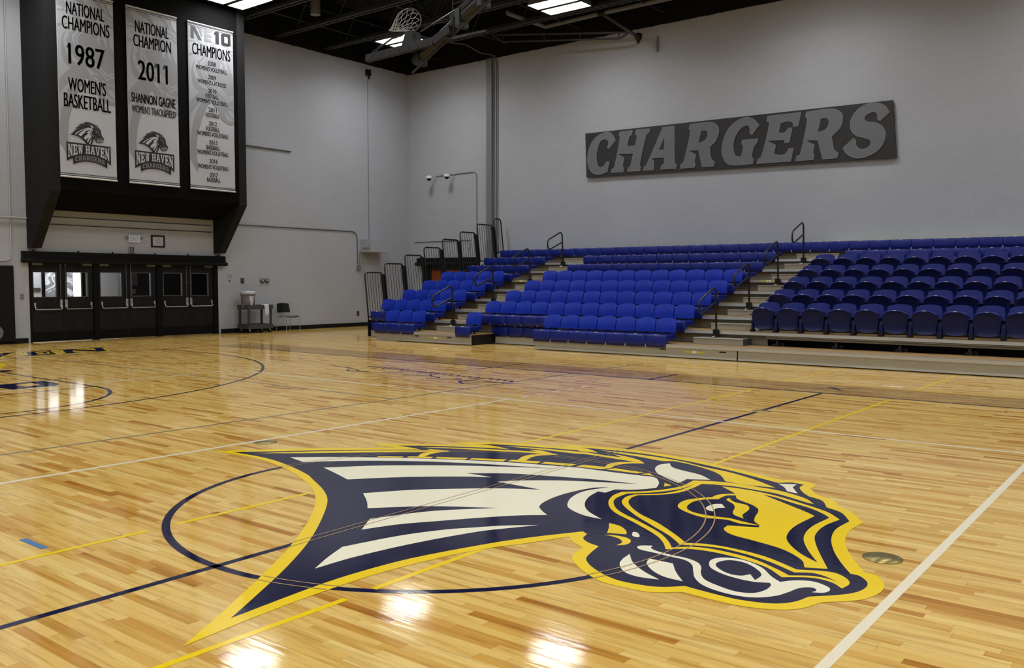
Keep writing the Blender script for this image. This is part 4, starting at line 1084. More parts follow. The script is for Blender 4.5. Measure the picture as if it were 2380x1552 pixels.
# ------------------------------------------------------------------ cart, cooler, towel, chair
cx, cy = -18.22, 11.55
t = thing('utility_cart', 'dark grey two shelf utility cart holding the drink cooler', 'cart', (cx, cy, 0))
y0, y1, x0, x1 = 11.09, 11.96, -18.5, -17.95
def tray(z):
    m = MB().box(x0, x1, y0, y1, z, z + 0.03)
    m.box(x0, x0 + 0.03, y0, y1, z + 0.03, z + 0.13).box(x1 - 0.03, x1, y0, y1, z + 0.03, z + 0.13).box(x0 + 0.03, x1 - 0.03, y0, y0 + 0.03, z + 0.03, z + 0.13).box(x0 + 0.03, x1 - 0.03, y1 - 0.03, y1, z + 0.03, z + 0.13)
    return m
part('tray', tray(0.70), M['dgrey'], t)
part('tray', tray(0.13), M['dgrey'], t)
for a in (x0 + 0.02, x1 - 0.08):
    for b in (y0 + 0.02, y1 - 0.08):
        part('leg', MB().box(a, a + 0.06, b, b + 0.06, 0.26, 0.70), M['dgrey'], t, None, 0.008)
for a in (x0 + 0.07, x1 - 0.07):
    for b in (y0 + 0.08, y1 - 0.08):
        c = part('caster', MB().lathe([(0.05, -0.015), (0.05, 0.015)], (a, b, 0.05), 16, 'x'), M['rubber'], t)
        part('fork', MB().box(a - 0.025, a - 0.018, b - 0.02, b + 0.02, 0.05, 0.13).box(a + 0.018, a + 0.025, b - 0.02, b + 0.02, 0.05, 0.13).box(a - 0.025, a + 0.025, b - 0.02, b + 0.02, 0.122, 0.13), M['steel'], c)
part('handle', MB().box(x0 + 0.05, x1 - 0.05, y1, y1 + 0.06, 0.80, 0.83), M['dgrey'], t, None, 0.008)
qx, qy = -18.22, 11.27
t = thing('drink_cooler', 'grey round drink cooler with a white lid on the cart', 'cooler', (qx, qy, 0.732))
part('barrel', MB().lathe([(0.17, 0.0), (0.185, 0.02), (0.20, 0.30), (0.205, 0.40), (0.225, 0.405), (0.225, 0.425), (0.20, 0.43)], (qx, qy, 0.732), 32), M['mgrey'], t)
part('lid', MB().lathe([(0.205, 0.43), (0.212, 0.44), (0.212, 0.49), (0.20, 0.505), (0.06, 0.505), (0.05, 0.52), (0.001, 0.52)], (qx, qy, 0.732), 32), M['white_plain'], t)
# pale patch with a bold letter, curved round the front of the barrel
ang0 = math.atan2(-4.48 - qy, 4.12 - qx)
def wrap(du, v, r):
    a = ang0 + 0.55 + du / 0.2
    return (qx + (0.188 + (v) * 0.045 + r) * math.cos(a), qy + (0.188 + v * 0.045 + r) * math.sin(a), 0.732 + v)
pt = MB()
def patchfn(u, v):
    return wrap((-0.085 + 0.17 * u) * (0.35 + 0.65 * v), 0.05 + 0.32 * v, 0.002)
pt.grid(patchfn, 10, 8)
pp = part('patch', pt, M['lgrey'], t)
mb = MB(); put_text(mb, 'G', -0.045, 0.055, 0.22, 0.35, lambda u, v: wrap(u, v, 0.006), 0.006)
part('letter', mb, M['tag'], pp)
mb = MB().flat([(-0.03, 0.08), (-0.005, 0.08), (0.03, 0.20), (0.0, 0.20)], lambda u, v: wrap(u, v, 0.006))
part('bolt', mb, M['tag'], pp)
part('spigot', MB().tube([wrap(0.0, 0.03, 0.0), wrap(0.0, 0.03, 0.05), wrap(0.0, 0.0, 0.06)], 0.012, 8), M['black'], t)
# towel hung over the front edge of the cart tray
tw = MB()
def tfn(u, v):
    s = v * 0.42
    y = 11.70 + 0.20 * (u - 0.5) * (1 - 0.45 * v) + 0.03 * v
    if s < 0.12:
        return (x1 - 0.10 + s, y, 0.842 + 0.012 * math.sin(u * 9))
    return (x1 + 0.022 + 0.012 * math.sin(u * 11 + v * 3), y, 0.842 - (s - 0.10) * (1 - 0.25 * abs(u - 0.4)))
def tfn2(u, v):
    p = tfn(u, v)
    return (p[0] - (0.0 if v < 0.3 else 0.006), p[1], p[2] - (0.006 if v < 0.3 else 0.0))
tw.shell(tfn, 14, 16, tfn2)
solo('towel', tw, M['white_plain'], 'crumpled white towel hanging over the edge of the cart', 'towel')

sx, sy = -18.2, 12.70
t = thing('side_chair', 'black stacking chair with thin chrome legs against the wall', 'chair', (sx, sy, 0))
hw = 0.25
def seatfn(dz):
    def f(u, v):
        return (sx - 0.22 + 0.46 * v, sy - hw * 0.92 + 2 * hw * 0.92 * u, 0.45 + dz + 0.02 * v * v - 0.015 * math.sin(u * PI) - (0.04 * max(0, v - 0.8) ** 2 * 20))
    return f
part('seat', MB().shell(seatfn(0.02), 10, 10, seatfn(-0.005)), M['dgrey'], t)
def backfn(d):
    def f(u, v):
        w = hw * (0.96 - 0.10 * v)
        return (sx - 0.22 - 0.05 * v - 0.045 * math.sin(u * PI) + d, sy - w + 2 * w * u, 0.57 + 0.29 * v - 0.02 * (1 - math.sin(u * PI)) * v)
    return f
part('backrest', MB().shell(backfn(0.02), 12, 8, backfn(0.0)), M['black'], t)
for s in (-1, 1):
    y = sy + s * hw
    part('leg', MB().tube([(sx + 0.22, y, 0.455), (sx + 0.25, y, 0.0)], 0.010, 8), M['steel'], t)
    part('leg', MB().tube([(sx - 0.18, y, 0.455), (sx - 0.26, y, 0.0)], 0.010, 8), M['steel'], t)
    part('back_support', MB().tube([(sx - 0.18, y, 0.455), (sx - 0.22, y * 0.5 + (sy + s * 0.2) * 0.5, 0.53), (sx - 0.255, sy + s * 0.2, 0.66)], 0.010, 8), M['steel'], t)
part('seat_rail', MB().tube([(sx + 0.22, sy - hw, 0.455), (sx - 0.18, sy - hw, 0.455), (sx - 0.18, sy + hw, 0.455), (sx + 0.22, sy + hw, 0.455)], 0.009, 8, True), M['steel'], t)
part('stretcher', MB().tube([(sx + 0.235, sy - hw, 0.2), (sx + 0.235, sy + hw, 0.2)], 0.006, 6), M['steel'], t)
# ------------------------------------------------------------------ things on the back wall
t = thing('wall_sign', 'long charcoal sign with slanted grey slab letters on the back wall', 'sign', (-6.5, YB, 4.6))
SB = [(-10.99, 4.72), (-1.98, 4.55), (-2.10, 5.95), (-11.04, 6.05)]
part('sign_board', MB().prism(SB, lambda u, v: (u, YB - 0.03, v), lambda u, v: (u, YB - 0.10, v)), M['sign'], t)
for ch, s, H in SIGN_LETTERS:
    P = smooth_pts(s, 5); Hs = [smooth_pts(h, 6) for h in H]
    e = part('letter', MB().prism(P, lambda u, v: (u, YB - 0.10, v), lambda u, v: (u, YB - 0.118, v), Hs), M['sign_edge'], t)
    part('letter_face', MB().flat(grow(P, -0.011), lambda u, v: (u, YB - 0.1195, v), [grow(h, 0.011) for h in Hs]), M['sign_letter'], e)
for x in (-8.1, -5.0, -3.0):
    part('panel_seam', MB().box(x - 0.006, x + 0.006, YB - 0.1012, YB - 0.10, 4.78, 5.86), M['black'], t)

t = thing('security_camera_bracket', 'thin conduit run across the back wall carrying two dome cameras', 'conduit', (-16.5, YB, 3.2))
part('pipe', MB().tube([(-17.35, YB - 0.02, 5.22), (-15.62, YB - 0.02, 5.24), (-15.52, YB - 0.02, 5.20), (-15.48, YB - 0.02, 5.10), (-15.47, YB - 0.02, 2.3)], 0.014, 8), M['conduit'], t)
for k, x in enumerate((-17.44, -16.60)):
    t = thing('dome_camera', 'white dome camera on the back wall, ' + ('nearer the corner' if k == 0 else 'nearer the steel column'), 'security camera', (x, YB - 0.28, 5.05), 'dome cameras on the back wall')
    part('arm', MB().tube([(x + 0.16, YB, 5.22), (x + 0.08, YB - 0.12, 5.22), (x, YB - 0.26, 5.19)], 0.014, 6), M['lgrey'], t)
    part('cap', MB().lathe([(0.001, 0.09), (0.06, 0.085), (0.10, 0.05), (0.115, 0.0), (0.115, -0.02), (0.09, -0.025)], (x, YB - 0.28, 5.14), 20), M['white_plain'], t)
    part('lens_dome', MB().lathe([(0.08, 0.0), (0.072, -0.035), (0.045, -0.065), (0.001, -0.078)], (x, YB - 0.28, 5.118), 20), M['black'], t)
t = thing('riser_pipe', 'bundle of thin vertical pipes beside the steel column on the back wall', 'conduit', (-14.6, YB, 2.4))
for x, r in ((-14.70, 0.012), (-14.62, 0.018), (-14.55, 0.012)):
    part('pipe', MB().tube([(x, YB - 0.02, 2.4), (x, YB - 0.02, 8.75), (x - 0.06, YB - 0.1, 8.95)], r, 6), M['conduit'], t)
solo('roof_conduit', MB().tube([(-14.66, YB - 0.06, 8.97), (-14.9, YB - 0.5, 9.0), (-15.1, YB - 1.0, 9.2), (-15.6, YB - 1.6, 9.25)], 0.02, 6), M['conduit_dark'], 'bent thin conduit running from the pipe bundle up under the roof', 'conduit')
t = thing('wall_raceway', 'low thin raceway on the back wall behind the guard rails', 'conduit', (-17, YB, 2.9))
part('pipe', MB().tube([(-18.4, YB - 0.015, 2.94), (-15.75, YB - 0.015, 2.94)], 0.012, 6), M['conduit_dark'], t)
for x in (-17.0, -15.8):
    part('box', MB().box(x - 0.05, x + 0.05, YB - 0.06, YB, 2.68, 2.86), M['lgrey'], t, None, 0.006)
t = thing('motor_cone', 'small dark cone shaped fitting under the dark band of the back wall', 'fitting', (-8.92, 17.9, 8.45))
part('cone', MB().lathe([(0.001, -0.22), (0.03, -0.18), (0.10, -0.04), (0.11, 0.06), (0.05, 0.1), (0.001, 0.1)], (-8.92, 17.9, 8.5), 14), M['black'], t)
solo('wall_bracket', MB().box(-8.66, -8.60, YB - 0.03, YB, 8.15, 8.6), M['mgrey'], 'short vertical metal strip on the back wall beside the dark cone', 'bracket')

# second doorway, in the back wall behind the guard rails
hd = struct('trim_4', MB().box(-18.2, -15.4, YB - 0.14, YB, 2.14, 2.36), M['frame'])
part('padded_roll', MB().tube([(-18.25, YB - 0.14, 2.15), (-15.35, YB - 0.14, 2.15)], 0.06, 12), M['rubber'], hd)
struct('trim_5', MB().box(-18.0, -17.55, YB - 0.06, YB, 0, 2.14).box(-15.75, -15.5, YB - 0.06, YB, 0, 2.14), M['frame'])
d = thing('door_7', None, None, (-16.6, YB, 0), None, 'structure')
part('leaf', MB().box(-17.55, -15.75, YB - 0.05, YB, 0.02, 1.92), M['orange'], d)
part('upper_panel', MB().box(-17.55, -15.75, YB - 0.05, YB, 1.92, 2.14), M['door'], d)

# ------------------------------------------------------------------ the telescopic bleachers
Y1, DP, Z1, RS = 11.48, 0.81, 0.267, 0.262
BX0, BX1 = -14.10, 6.6
LX1, MX0, MX1, RX0 = -11.62, -10.25, -4.46, -3.06     # section edges / aisles
def ry(i): return Y1 + DP * (i - 1)
def rz(i): return Z1 + RS * (i - 1)
bl = thing('bleachers', 'nine row telescopic bleacher stand with metal fronts and plywood decks along the back wall', 'bleachers', (-4.0, 15.0, 0))
for i in range(1, 10):
    y0, z = ry(i), rz(i)
    y1 = ry(i + 1) + 0.06 if i < 9 else YB - 0.02
    segs = [(BX0, BX1)] if i > 1 else [(-12.98, -9.70), (-7.80, BX1)]
    for a, b in segs:
        dk = part('deck', MB().box(a, b, y0 + 0.02, y1, z - 0.025, z - 0.001), M['ply'], bl)
        mb = MB().box(a, b, y0, y0 + 0.022, z - 0.062, z).box(a, b, y0, y0 + 0.05, z - 0.003, z + 0.002)
        part('nose_strip', mb, M['alu'], dk)
    # closing panel under each deck, set back behind the nose
    if i > 1:
        for a, b in ((BX0, RX0 + 0.35),) if i == 2 else ((BX0, BX1),):
            part('riser', MB().box(a, b, y0 + 0.10, y0 + 0.12, rz(i - 1) + 0.0, z - 0.03), M['riser'], bl)
# open front of the second row at the right: channel beam and black brackets
part('front_beam', MB().box(RX0 + 0.35, BX1, ry(2) + 0.03, ry(2) + 0.06, rz(2) - 0.13, rz(2) - 0.07).box(RX0 + 0.35, BX1, ry(2) + 0.0, ry(2) + 0.03, rz(2) - 0.085, rz(2) - 0.072), M['riser'], bl)
part('back_panel', MB().box(RX0 + 0.35, BX1, ry(2) + 0.62, ry(2) + 0.64, 0.02, rz(2) - 0.05), M['black'], bl)
x = -2.50
while x < 5.5:
    mb = MB().prism([(ry(2) + 0.02, rz(1)), (ry(2) + 0.60, rz(1)), (ry(2) + 0.60, rz(2) - 0.04), (ry(2) + 0.10, rz(2) - 0.03), (ry(2) + 0.07, rz(1) + 0.10)], lambda u, v, x=x: (x + 0.025, u, v), lambda u, v, x=x: (x - 0.025, u, v))
    mb.box(x - 0.06, x + 0.06, ry(2) - 0.02, ry(2) + 0.2, rz(1), rz(1) + 0.05).box(x - 0.03, x + 0.12, ry(2) + 0.1, ry(2) + 0.3, rz(1), rz(1) + 0.07)
    part('support_bracket', mb, M['black'], bl)
    x += 1.14
# front panels with the bright foot rail
def front(a, b, y, slots=(), joints=(), label=None):
    p = part('front_panel', MB().box(a, b, y, y + 0.02, 0.055, 0.195), M['alu_tan'], bl, label)
    part('foot_rail', MB().box(a, b, y - 0.012, y + 0.02, 0.018, 0.055), M['alu'], p)
    part('top_lip', MB().box(a, b, y - 0.004, y + 0.02, 0.195, 0.203), M['alu'], p)
    if slots:
        m = MB()
        for s in slots:
            m.box(s - 0.07, s + 0.07, y - 0.002, y, 0.15, 0.175)
        part('hand_slot', m, M['black'], p)
    m = MB()
    for s in list(joints) + [a + 0.04, b - 0.04]:
        m.box(s - 0.008, s + 0.008, y - 0.003, y, 0.16, 0.19).box(s - 0.008, s + 0.008, y - 0.003, y, 0.06, 0.075)
    part('joint_clip', m, M['steel'], p)
    return p
fa = front(-12.98, -9.70, Y1 + 0.02, (-11.5, -10.4), (-11.3, -10.85), 'metal front panel of the left aisle unit')
fb = front(-7.80, -2.96, Y1 + 0.02, (-4.55, -3.25), (-6.6, -6.1), 'metal front panel of the middle unit')
fc = front(-2.93, BX1, Y1 + 0.02, (), (-0.6, 0.25, 1.15), 'metal front panel of the right unit')
front(BX0 - 0.02, -13.06, ry(2) + 0.08, (), ())
front(-9.66, -7.82, ry(2) + 0.08, (), ())
part('unit_seam', MB().box(-2.955, -2.935, Y1 + 0.03, ry(2), 0.01, Z1 - 0.003), M['black'], bl)
for a, b in ((-12.98, -9.70), (-7.80, BX1)):
    part('under_frame', MB().box(a, b, Y1 + 0.05, Y1 + 0.07, 0.02, Z1 - 0.03), M['black'], bl)
for xx in (-9.70, -7.82):
    part('end_cheek', MB().box(xx - 0.02 if xx < -9 else xx, xx if xx < -9 else xx + 0.02, Y1 + 0.04, ry(2) + 0.3, 0.01, Z1 - 0.03), M['black'], bl)
part('void_back', MB().box(-9.9, -7.6, ry(2) + 0.30, ry(2) + 0.32, 0.01, rz(2) - 0.04), M['black'], bl)
mb = MB()
for i in range(2, 10):
    mb.box(BX0 - 0.06, BX0 - 0.04, ry(i), YB - 0.05, 0.01 if i == 2 else rz(i - 1), rz(i) - 0.03)
part('side_panel', mb, M['black'], bl)
def label_set(x, y, z, c, digit):
    p = part('row_label', MB().box(x - 0.22, x - 0.06, y - 0.003, y, z - 0.016, z + 0.016).box(x + 0.06, x + 0.22, y - 0.003, y, z - 0.016, z + 0.016), M[c], bl)
    q = part('number_tag', MB().box(x - 0.045, x + 0.045, y - 0.004, y, z - 0.024, z + 0.024), M['tag'], p)
    mb = MB(); put_text(mb, digit, x - 0.012, x + 0.012, z - 0.018, z + 0.018, lambda u, v: (u, y - 0.0045, v))
    part('digit', mb, M['black'], p)
label_set(-10.86, Y1 + 0.018, 0.135, 'yellow_label', '2')
label_set(-3.85, Y1 + 0.018, 0.135, 'yellow_label', '3')
label_set(-3.98, ry(6) - 0.001, rz(6) - 0.03, 'yellow_label', '3')
label_set(-3.30, ry(6) - 0.001, rz(6) - 0.03, 'red_label', '3')
label_set(-11.30, ry(6) - 0.001, rz(6) - 0.03, 'yellow_label', '2')
label_set(-10.50, ry(6) - 0.001, rz(6) - 0.03, 'red_label', '2')
# half steps in both aisles
for a, b in ((LX1 + 0.34, MX0 + 0.02), (MX1 + 0.34, RX0 + 0.0)):
    for i in range(1, 9):
        y1 = ry(i + 1) + 0.10
        bb = b if not (i == 1 and b > -5) else -3.05
        s = part('aisle_step', MB().box(a, bb, y1 - 0.40, y1 - 0.02, rz(i) + 0.003, rz(i) + 0.128), M['alu_tan'], bl)
        part('step_nose', MB().box(a, bb, y1 - 0.42, y1 - 0.36, rz(i) + 0.118, rz(i) + 0.134), M['alu'], s)
        part('step_end', MB().box(a - 0.006, a, y1 - 0.40, y1 - 0.02, rz(i) + 0.003, rz(i) + 0.13).box(bb, bb + 0.006, y1 - 0.40, y1 - 0.02, rz(i) + 0.003, rz(i) + 0.13), M['dgrey'], s)
# pale cap board at the back of the top row
part('cap_board', MB().box(-3.6, BX1, YB - 0.30, YB - 0.02, rz(9) + 0.10, rz(9) + 0.215), M['ledge'], bl)

# ---- bench seats
PT = 0.4826
ORD = ['', 'first', 'second', 'third', 'fourth', 'fifth', 'sixth', 'seventh', 'eighth', 'ninth', 'tenth', 'eleventh', 'twelfth'] + ['%dth' % k if k % 10 not in (1, 2, 3) else '%d%s' % (k, {1: 'st', 2: 'nd', 3: 'rd'}[k % 10]) for k in range(13, 50)]
ORD[13] = '13th'
def seat_mb():
    """one seat module: x across, front at y = 0, z = 0 at the deck top"""
    m = MB()
    w = PT / 2 - 0.004
    prof = [(-0.005, -0.072), (-0.012, 0.02), (-0.010, 0.150), (0.0, 0.172), (0.022, 0.183), (0.10, 0.180), (0.25, 0.168), (0.36, 0.172), (0.42, 0.186), (0.43, 0.17), (0.43, 0.10), (0.10, 0.06), (0.04, -0.06)]
    n = len(prof)
    xs = [-w, -w + 0.012, -0.12, 0, 0.12, w - 0.012, w]
    v = []
    for k, x in enumerate(xs):
        e = 0.006 if k in (0, len(xs) - 1) else 0.0
        for q, (y, z) in enumerate(prof):
            tp = 1.0 if q > 2 or q == 0 else 1.0
            xx = x
            if q in (0, 12): xx = x * 0.93
            v.append((xx, y + (e if y < 0.2 else -e), z - (e if z > 0.1 else -e)))
    f = []
    for k in range(len(xs) - 1):
        for q in range(n):
            f.append((k * n + q, k * n + (q + 1) % n, (k + 1) * n + (q + 1) % n, (k + 1) * n + q))
    m.add(v, [q[::-1] for q in f], True)
    m.add(v[:n], [tuple(range(n))[::-1]]); m.add(v[-n:], [tuple(range(n))])
    return m
def back_mb():
    m = MB()
    w = PT / 2 - 0.008
    def fn(d):
        def f(u, v):
            a = 2 * u - 1
            arch = 1 - 0.13 * abs(a) ** 2.2
            z = 0.215 + (0.515 - 0.215) * v * (arch if v > 0.5 else 1 - (1 - arch) * v * 2 * 0.5)
            ww = w * (1 - 0.05 * v - 0.03 * max(0, v - 0.85) * 6)
            y = 0.40 + 0.07 * v + 0.030 * (1 - a * a) * 1.0 - 0.018 * math.sin(v * PI)
            return (a * ww, y + d, z)
        return f
    m.shell(fn(0.0), 14, 8, fn(0.035))
    return m
seat_me = part('seat', seat_mb(), M['blue'], None)
tmp_seat, tmp_back = seat_me.data, back_mb().mesh('backrest', [M['blue_back']])
COL.objects.unlink(seat_me); bpy.data.objects.remove(seat_me)
tag_me = MB().box(-0.03, 0.03, -0.004, 0.022, 0.178, 0.1865).mesh('number_tag', [M['tag']], 0.002)
brk_me = MB().box(-0.02, 0.02, 0.435, 0.465, -0.02, 0.24).box(-0.05, 0.05, 0.45, 0.465, 0.16, 0.30).mesh('back_bracket', [M['black']])
def child(name, me, parent):
    o = bpy.data.objects.new(name, me); COL.objects.link(o); o.parent = parent
    return o
PROTO = {}
def bench(kind):
    if kind not in PROTO:
        t = thing('bleacher_seat', 'x', 'bleacher seat', (0, 0, 0), 'x')
        s = child('seat', tmp_seat, t)
        child('number_tag', tag_me, s)
        if kind == 'back':
            child('backrest', tmp_back, t); child('back_bracket', brk_me, t)
        PROTO[kind] = t
        return t
    return copy_tree(PROTO[kind])
def place(kind, x, i, label, group, dy=0.0, z=None):
    o = bench(kind)
    o.location = (x, ry(i) - 0.012 + dy, rz(i) if z is None else z)
    o['label'] = label; o['group'] = group
    return o
ROWN = ['', 'front', 'second', 'third', 'fourth', 'fifth', 'sixth', 'seventh', 'eighth', 'top']
GB, GF = 'blue seats with curved backs', 'flat blue bench seats'
# left section
for k in range(3):
    place('back', -13.03 + PT * (k + 0.5), 1, 'blue seat with curved back, %s from left in front row, left section' % ORD[k + 1], GB)
place('back', -9.95, 1, 'lone blue seat with curved back right of the left aisle in the front row', GB)
place('flat', -13.87, 1, 'blue seat pushed back under the second row at the far left end', GF, 0.88, 0.262)
place('flat', -13.87 + PT, 1, 'blue seat half hidden behind the front row at the far left end', GF, 0.88, 0.262)
for k in range(4):
    place('flat', -9.75 + PT * (k + 0.5), 1, 'flat blue seat, %s from left in the recessed gap of the front row' % ORD[k + 1], GF, 0.88, 0.262)
for i in range(2, 10):
    if i == 9:
        n = int((BX1 - (-14.0)) / PT)
        n = 33
        for k in range(n):
            place('flat', -14.02 + PT * (k + 0.5), 9, 'flat blue seat, %s from the left in the top row along the wall' % ORD[k + 1], GF)
        continue
    for k in range(5):
        x = LX1 - PT * (5 - k - 0.5)
        bk_ = i <= 5
        place('back' if bk_ else 'flat', x, i, ('blue seat with curved back' if bk_ else 'flat blue seat') + ', %s from left in %s row, left section' % (ORD[k + 1], ROWN[i]), GB if bk_ else GF)
    for k in range(12):
        x = MX1 - 0.0 - PT * (12 - k - 0.5)
        if i == 6 and False: continue
        bk_ = i <= 5
        place('back' if bk_ else 'flat', x, i, ('blue seat with curved back' if bk_ else 'flat blue seat') + ', %s from left in %s row between the aisles' % (ORD[k + 1], ROWN[i]), GB if bk_ else GF)
for k in range(7):
    place('back', MX1 - PT * (7 - k - 0.5), 1, 'blue seat with curved back, %s from left in front row between the aisles' % ORD[k + 1], GB)
for i in (7, 8):
    for k in range(9):
        place('flat', -2.76 + PT * (k + 0.5), i, 'flat blue seat, %s from the left in the %s row above the folding chairs' % (ORD[k + 1], ROWN[i]), GF)

# ---- folding stadium chairs at the right
def chair_meshes():
    w = 0.215
    def sfn(d, inner):
        def f(u, v):
            a = 2 * u - 1
            ww = w * (0.86 + 0.14 * min(1, v * 1.8)) * (1 if v < 0.8 else 1 - 0.5 * ((v - 0.8) / 0.2) ** 2 * 0.25)
            arch = 0.05 * (abs(a) ** 2.5) * max(0, (v - 0.5) * 2) + 0.04 * abs(a) ** 2.5 * max(0, (0.5 - v) * 2) * -1
            z = 0.055 + 0.425 * v - arch
            sc_ = (0.045 * (1 - a ** 4) * math.sin(min(1, max(0, v)) * PI) ** 0.6) if not inner else 0.0
            y = 0.19 - 0.05 * v + sc_ * 1.0
            return (a * ww, y + d, z)
        return f
    seat = MB().shell(sfn(-0.03, False), 14, 12, sfn(0.075, True)).mesh('seat', [M['blue_chair']])
    lip = MB()
    pts = []
    for k in range(17):
        a = -1 + 2 * k / 16
        p = sfn(-0.03, True)((a + 1) / 2, 1.0)
        pts.append((p[0], p[1] - 0.002, p[2] - 0.004))
    lip.tube(pts, 0.014, 8)
    seat_lip = lip.mesh('seat_edge', [M['blue']])
    def bfn(d):
        def f(u, v):
            a = 2 * u - 1
            ww = 0.235 * (1 - 0.06 * v) * (1 - 0.06 * max(0, v - 0.8) * 5)
            z = 0.10 + 0.49 * v - 0.045 * abs(a) ** 3 * max(0, v - 0.5) * 2
            return (a * ww, 0.36 + 0.09 * v + 0.04 * (1 - a * a) + d, z)
        return f
    back = MB().shell(bfn(0), 14, 10, bfn(0.03)).mesh('backrest', [M['blue']])
    arms = []
    for s in (-1, 1):
        m = MB()
        x = s * 0.235
        def slab(pts, x=x):
            m.prism(pts, lambda u, v: (x + 0.016, u, v), lambda u, v: (x - 0.016, u, v))
        slab([(0.16, 0.03), (0.25, 0.03), (0.30, 0.20), (0.38, 0.33), (0.20, 0.345), (0.16, 0.22)])
        m.box(x - 0.028, x + 0.028, 0.10, 0.42, 0.335, 0.362)
        arms.append(m.mesh('arm_frame', [M['blue_chair']], 0.006))
    foot = []
    for s in (-1, 1):
        foot.append(MB().box(s * 0.235 - 0.024, s * 0.235 + 0.024, 0.11, 0.28, 0.002, 0.05).mesh('foot', [M['black']], 0.006))
    tg = MB().box(-0.028, 0.028, 0.088, 0.118, 0.480, 0.4875).mesh('number_tag', [M['tag']], 0.003)
    return seat, seat_lip, back, arms, foot, tg
cs, csl, cb, ca, cft, ctg = chair_meshes()
proto_chair = None
for i in range(2, 7):
    for k in range(10):
        if proto_chair is None:
            proto_chair = o = thing('stadium_chair', 'x', 'stadium chair', (0, 0, 0), 'x')
            s_ = child('seat', cs, o); child('seat_edge', csl, s_); child('number_tag', ctg, s_)
            child('backrest', cb, o)
            for q in (0, 1):
                a_ = child('arm_frame', ca[q], o); child('foot', cft[q], a_)
        else:
            o = copy_tree(proto_chair)
        o.location = (-2.83 + 0.4985 * k, ry(i) + 0.0, rz(i) + 0.001)
        o['label'] = 'blue tip-up chair, %s from the aisle in the %s chair row up' % (ORD[k + 1], ORD[i - 1])
        o['group'] = 'blue tip-up chairs'

# ---- aisle handrails
def handrail(x, i, label):
    y, z = ry(i) - 0.02, rz(i) - 0.07
    t = thing('aisle_handrail', label, 'handrail', (x, y, z), 'black aisle handrails')
    s = 0.262 / 0.81
    zt = z + 0.94
    pts = [(x, y, z + 0.02), (x, y - 0.05, zt - 0.10), (x, y - 0.08, zt - 0.02), (x, y - 0.14, zt + 0.005), (x, y - 0.21, zt - 0.015),
           (x, y - 0.70, zt - 0.02 - 0.50 * s - 0.03), (x, y - 0.77, zt - 0.25), (x, y - 0.79, zt - 0.38), (x, y - 0.76, zt - 0.47), (x, y - 0.70, zt - 0.50), (x, y - 0.62, zt - 0.485), (x, y - 0.03, zt - 0.27)]
    part('rail', MB().tube(pts, 0.021, 10), M['rail_black'], t)
    part('socket', MB().box(x - 0.06, x + 0.06, y - 0.045, y + 0.018, z - 0.03, z + 0.10), M['black'], t, None, 0.01)
    part('latch', MB().tube([(x - 0.02, y - 0.03, z - 0.035), (x - 0.06, y - 0.09, z - 0.06)], 0.014, 6), M['steel'], t)
for q, x in (('left', -10.96), ('right', -3.75)):
    for k, i in enumerate((2, 4, 6, 8)):
        handrail(x, i, 'black looped handrail in the %s aisle, %s' % (q, ('lowest of four', 'second up from the floor', 'third up from the floor', 'topmost by the wall')[k]))

# ---- guard rails closing the left end
def guard(y0, y1, zb, zt, label, n=7, last=False):
    xb = -14.16
    lean = 0.115
    t = thing('guard_rail', label, 'guard rail', (xb, (y0 + y1) / 2, zb), 'black guard rails at the left end of the bleachers')
    def P(y, z): return (xb - lean * (z - zb), y, z)
    fr = MB().tube([P(y0, zb), P(y0, zt - 0.09), P(y0 + 0.02, zt - 0.03), P(y0 + 0.08, zt), P(y1 - 0.08, zt), P(y1 - 0.02, zt - 0.03), P(y1, zt - 0.09), P(y1, zb)], 0.022, 8)
    part('frame', fr, M['rail_black'], t)
    w = MB()
    w.tube([P(y0, zb + 0.05), P(y1, zb + 0.05)], 0.018, 6)
    part('bottom_rail', w, M['rail_black'], t)
    for k in range(1, n):
        y = y0 + (y1 - y0) * k / n
        part('bar', MB().tube([P(y, zb + 0.05), P(y, zt)], 0.007, 5), M['rail_black'], t)
    if not last:
        a, b = P(y1 + 0.03, zb), P(y1 + 0.005, zt - 0.05)
        part('end_plate', MB().bar(a, b, 0.03, 0.13, (0, 1, 0)), M['black'], t)
names = ('lowest, nearest the court', 'second up from the court', 'third up from the court', 'fourth up from the court', 'third down from the wall', 'second down from the wall')
ys = [12.30, 13.05, 13.86, 14.66, 15.47, 16.28, 17.09]
for k in range(6):
    zt = [1.78, 2.04, 2.30, 2.55, 2.82, 3.08][k]
    guard(ys[k] + 0.02, ys[k + 1] - 0.06, zt - 1.28, zt, 'black barred guard rail at the left end, ' + names[k])
guard(17.11, 17.88, 3.36 - 1.22, 3.36, 'black barred guard rail at the left end, tallest one by the wall')
guard(17.96, 18.30, 3.58 - 1.15, 3.58, 'narrow black looped rail between the last guard rail and the wall', 3, True)
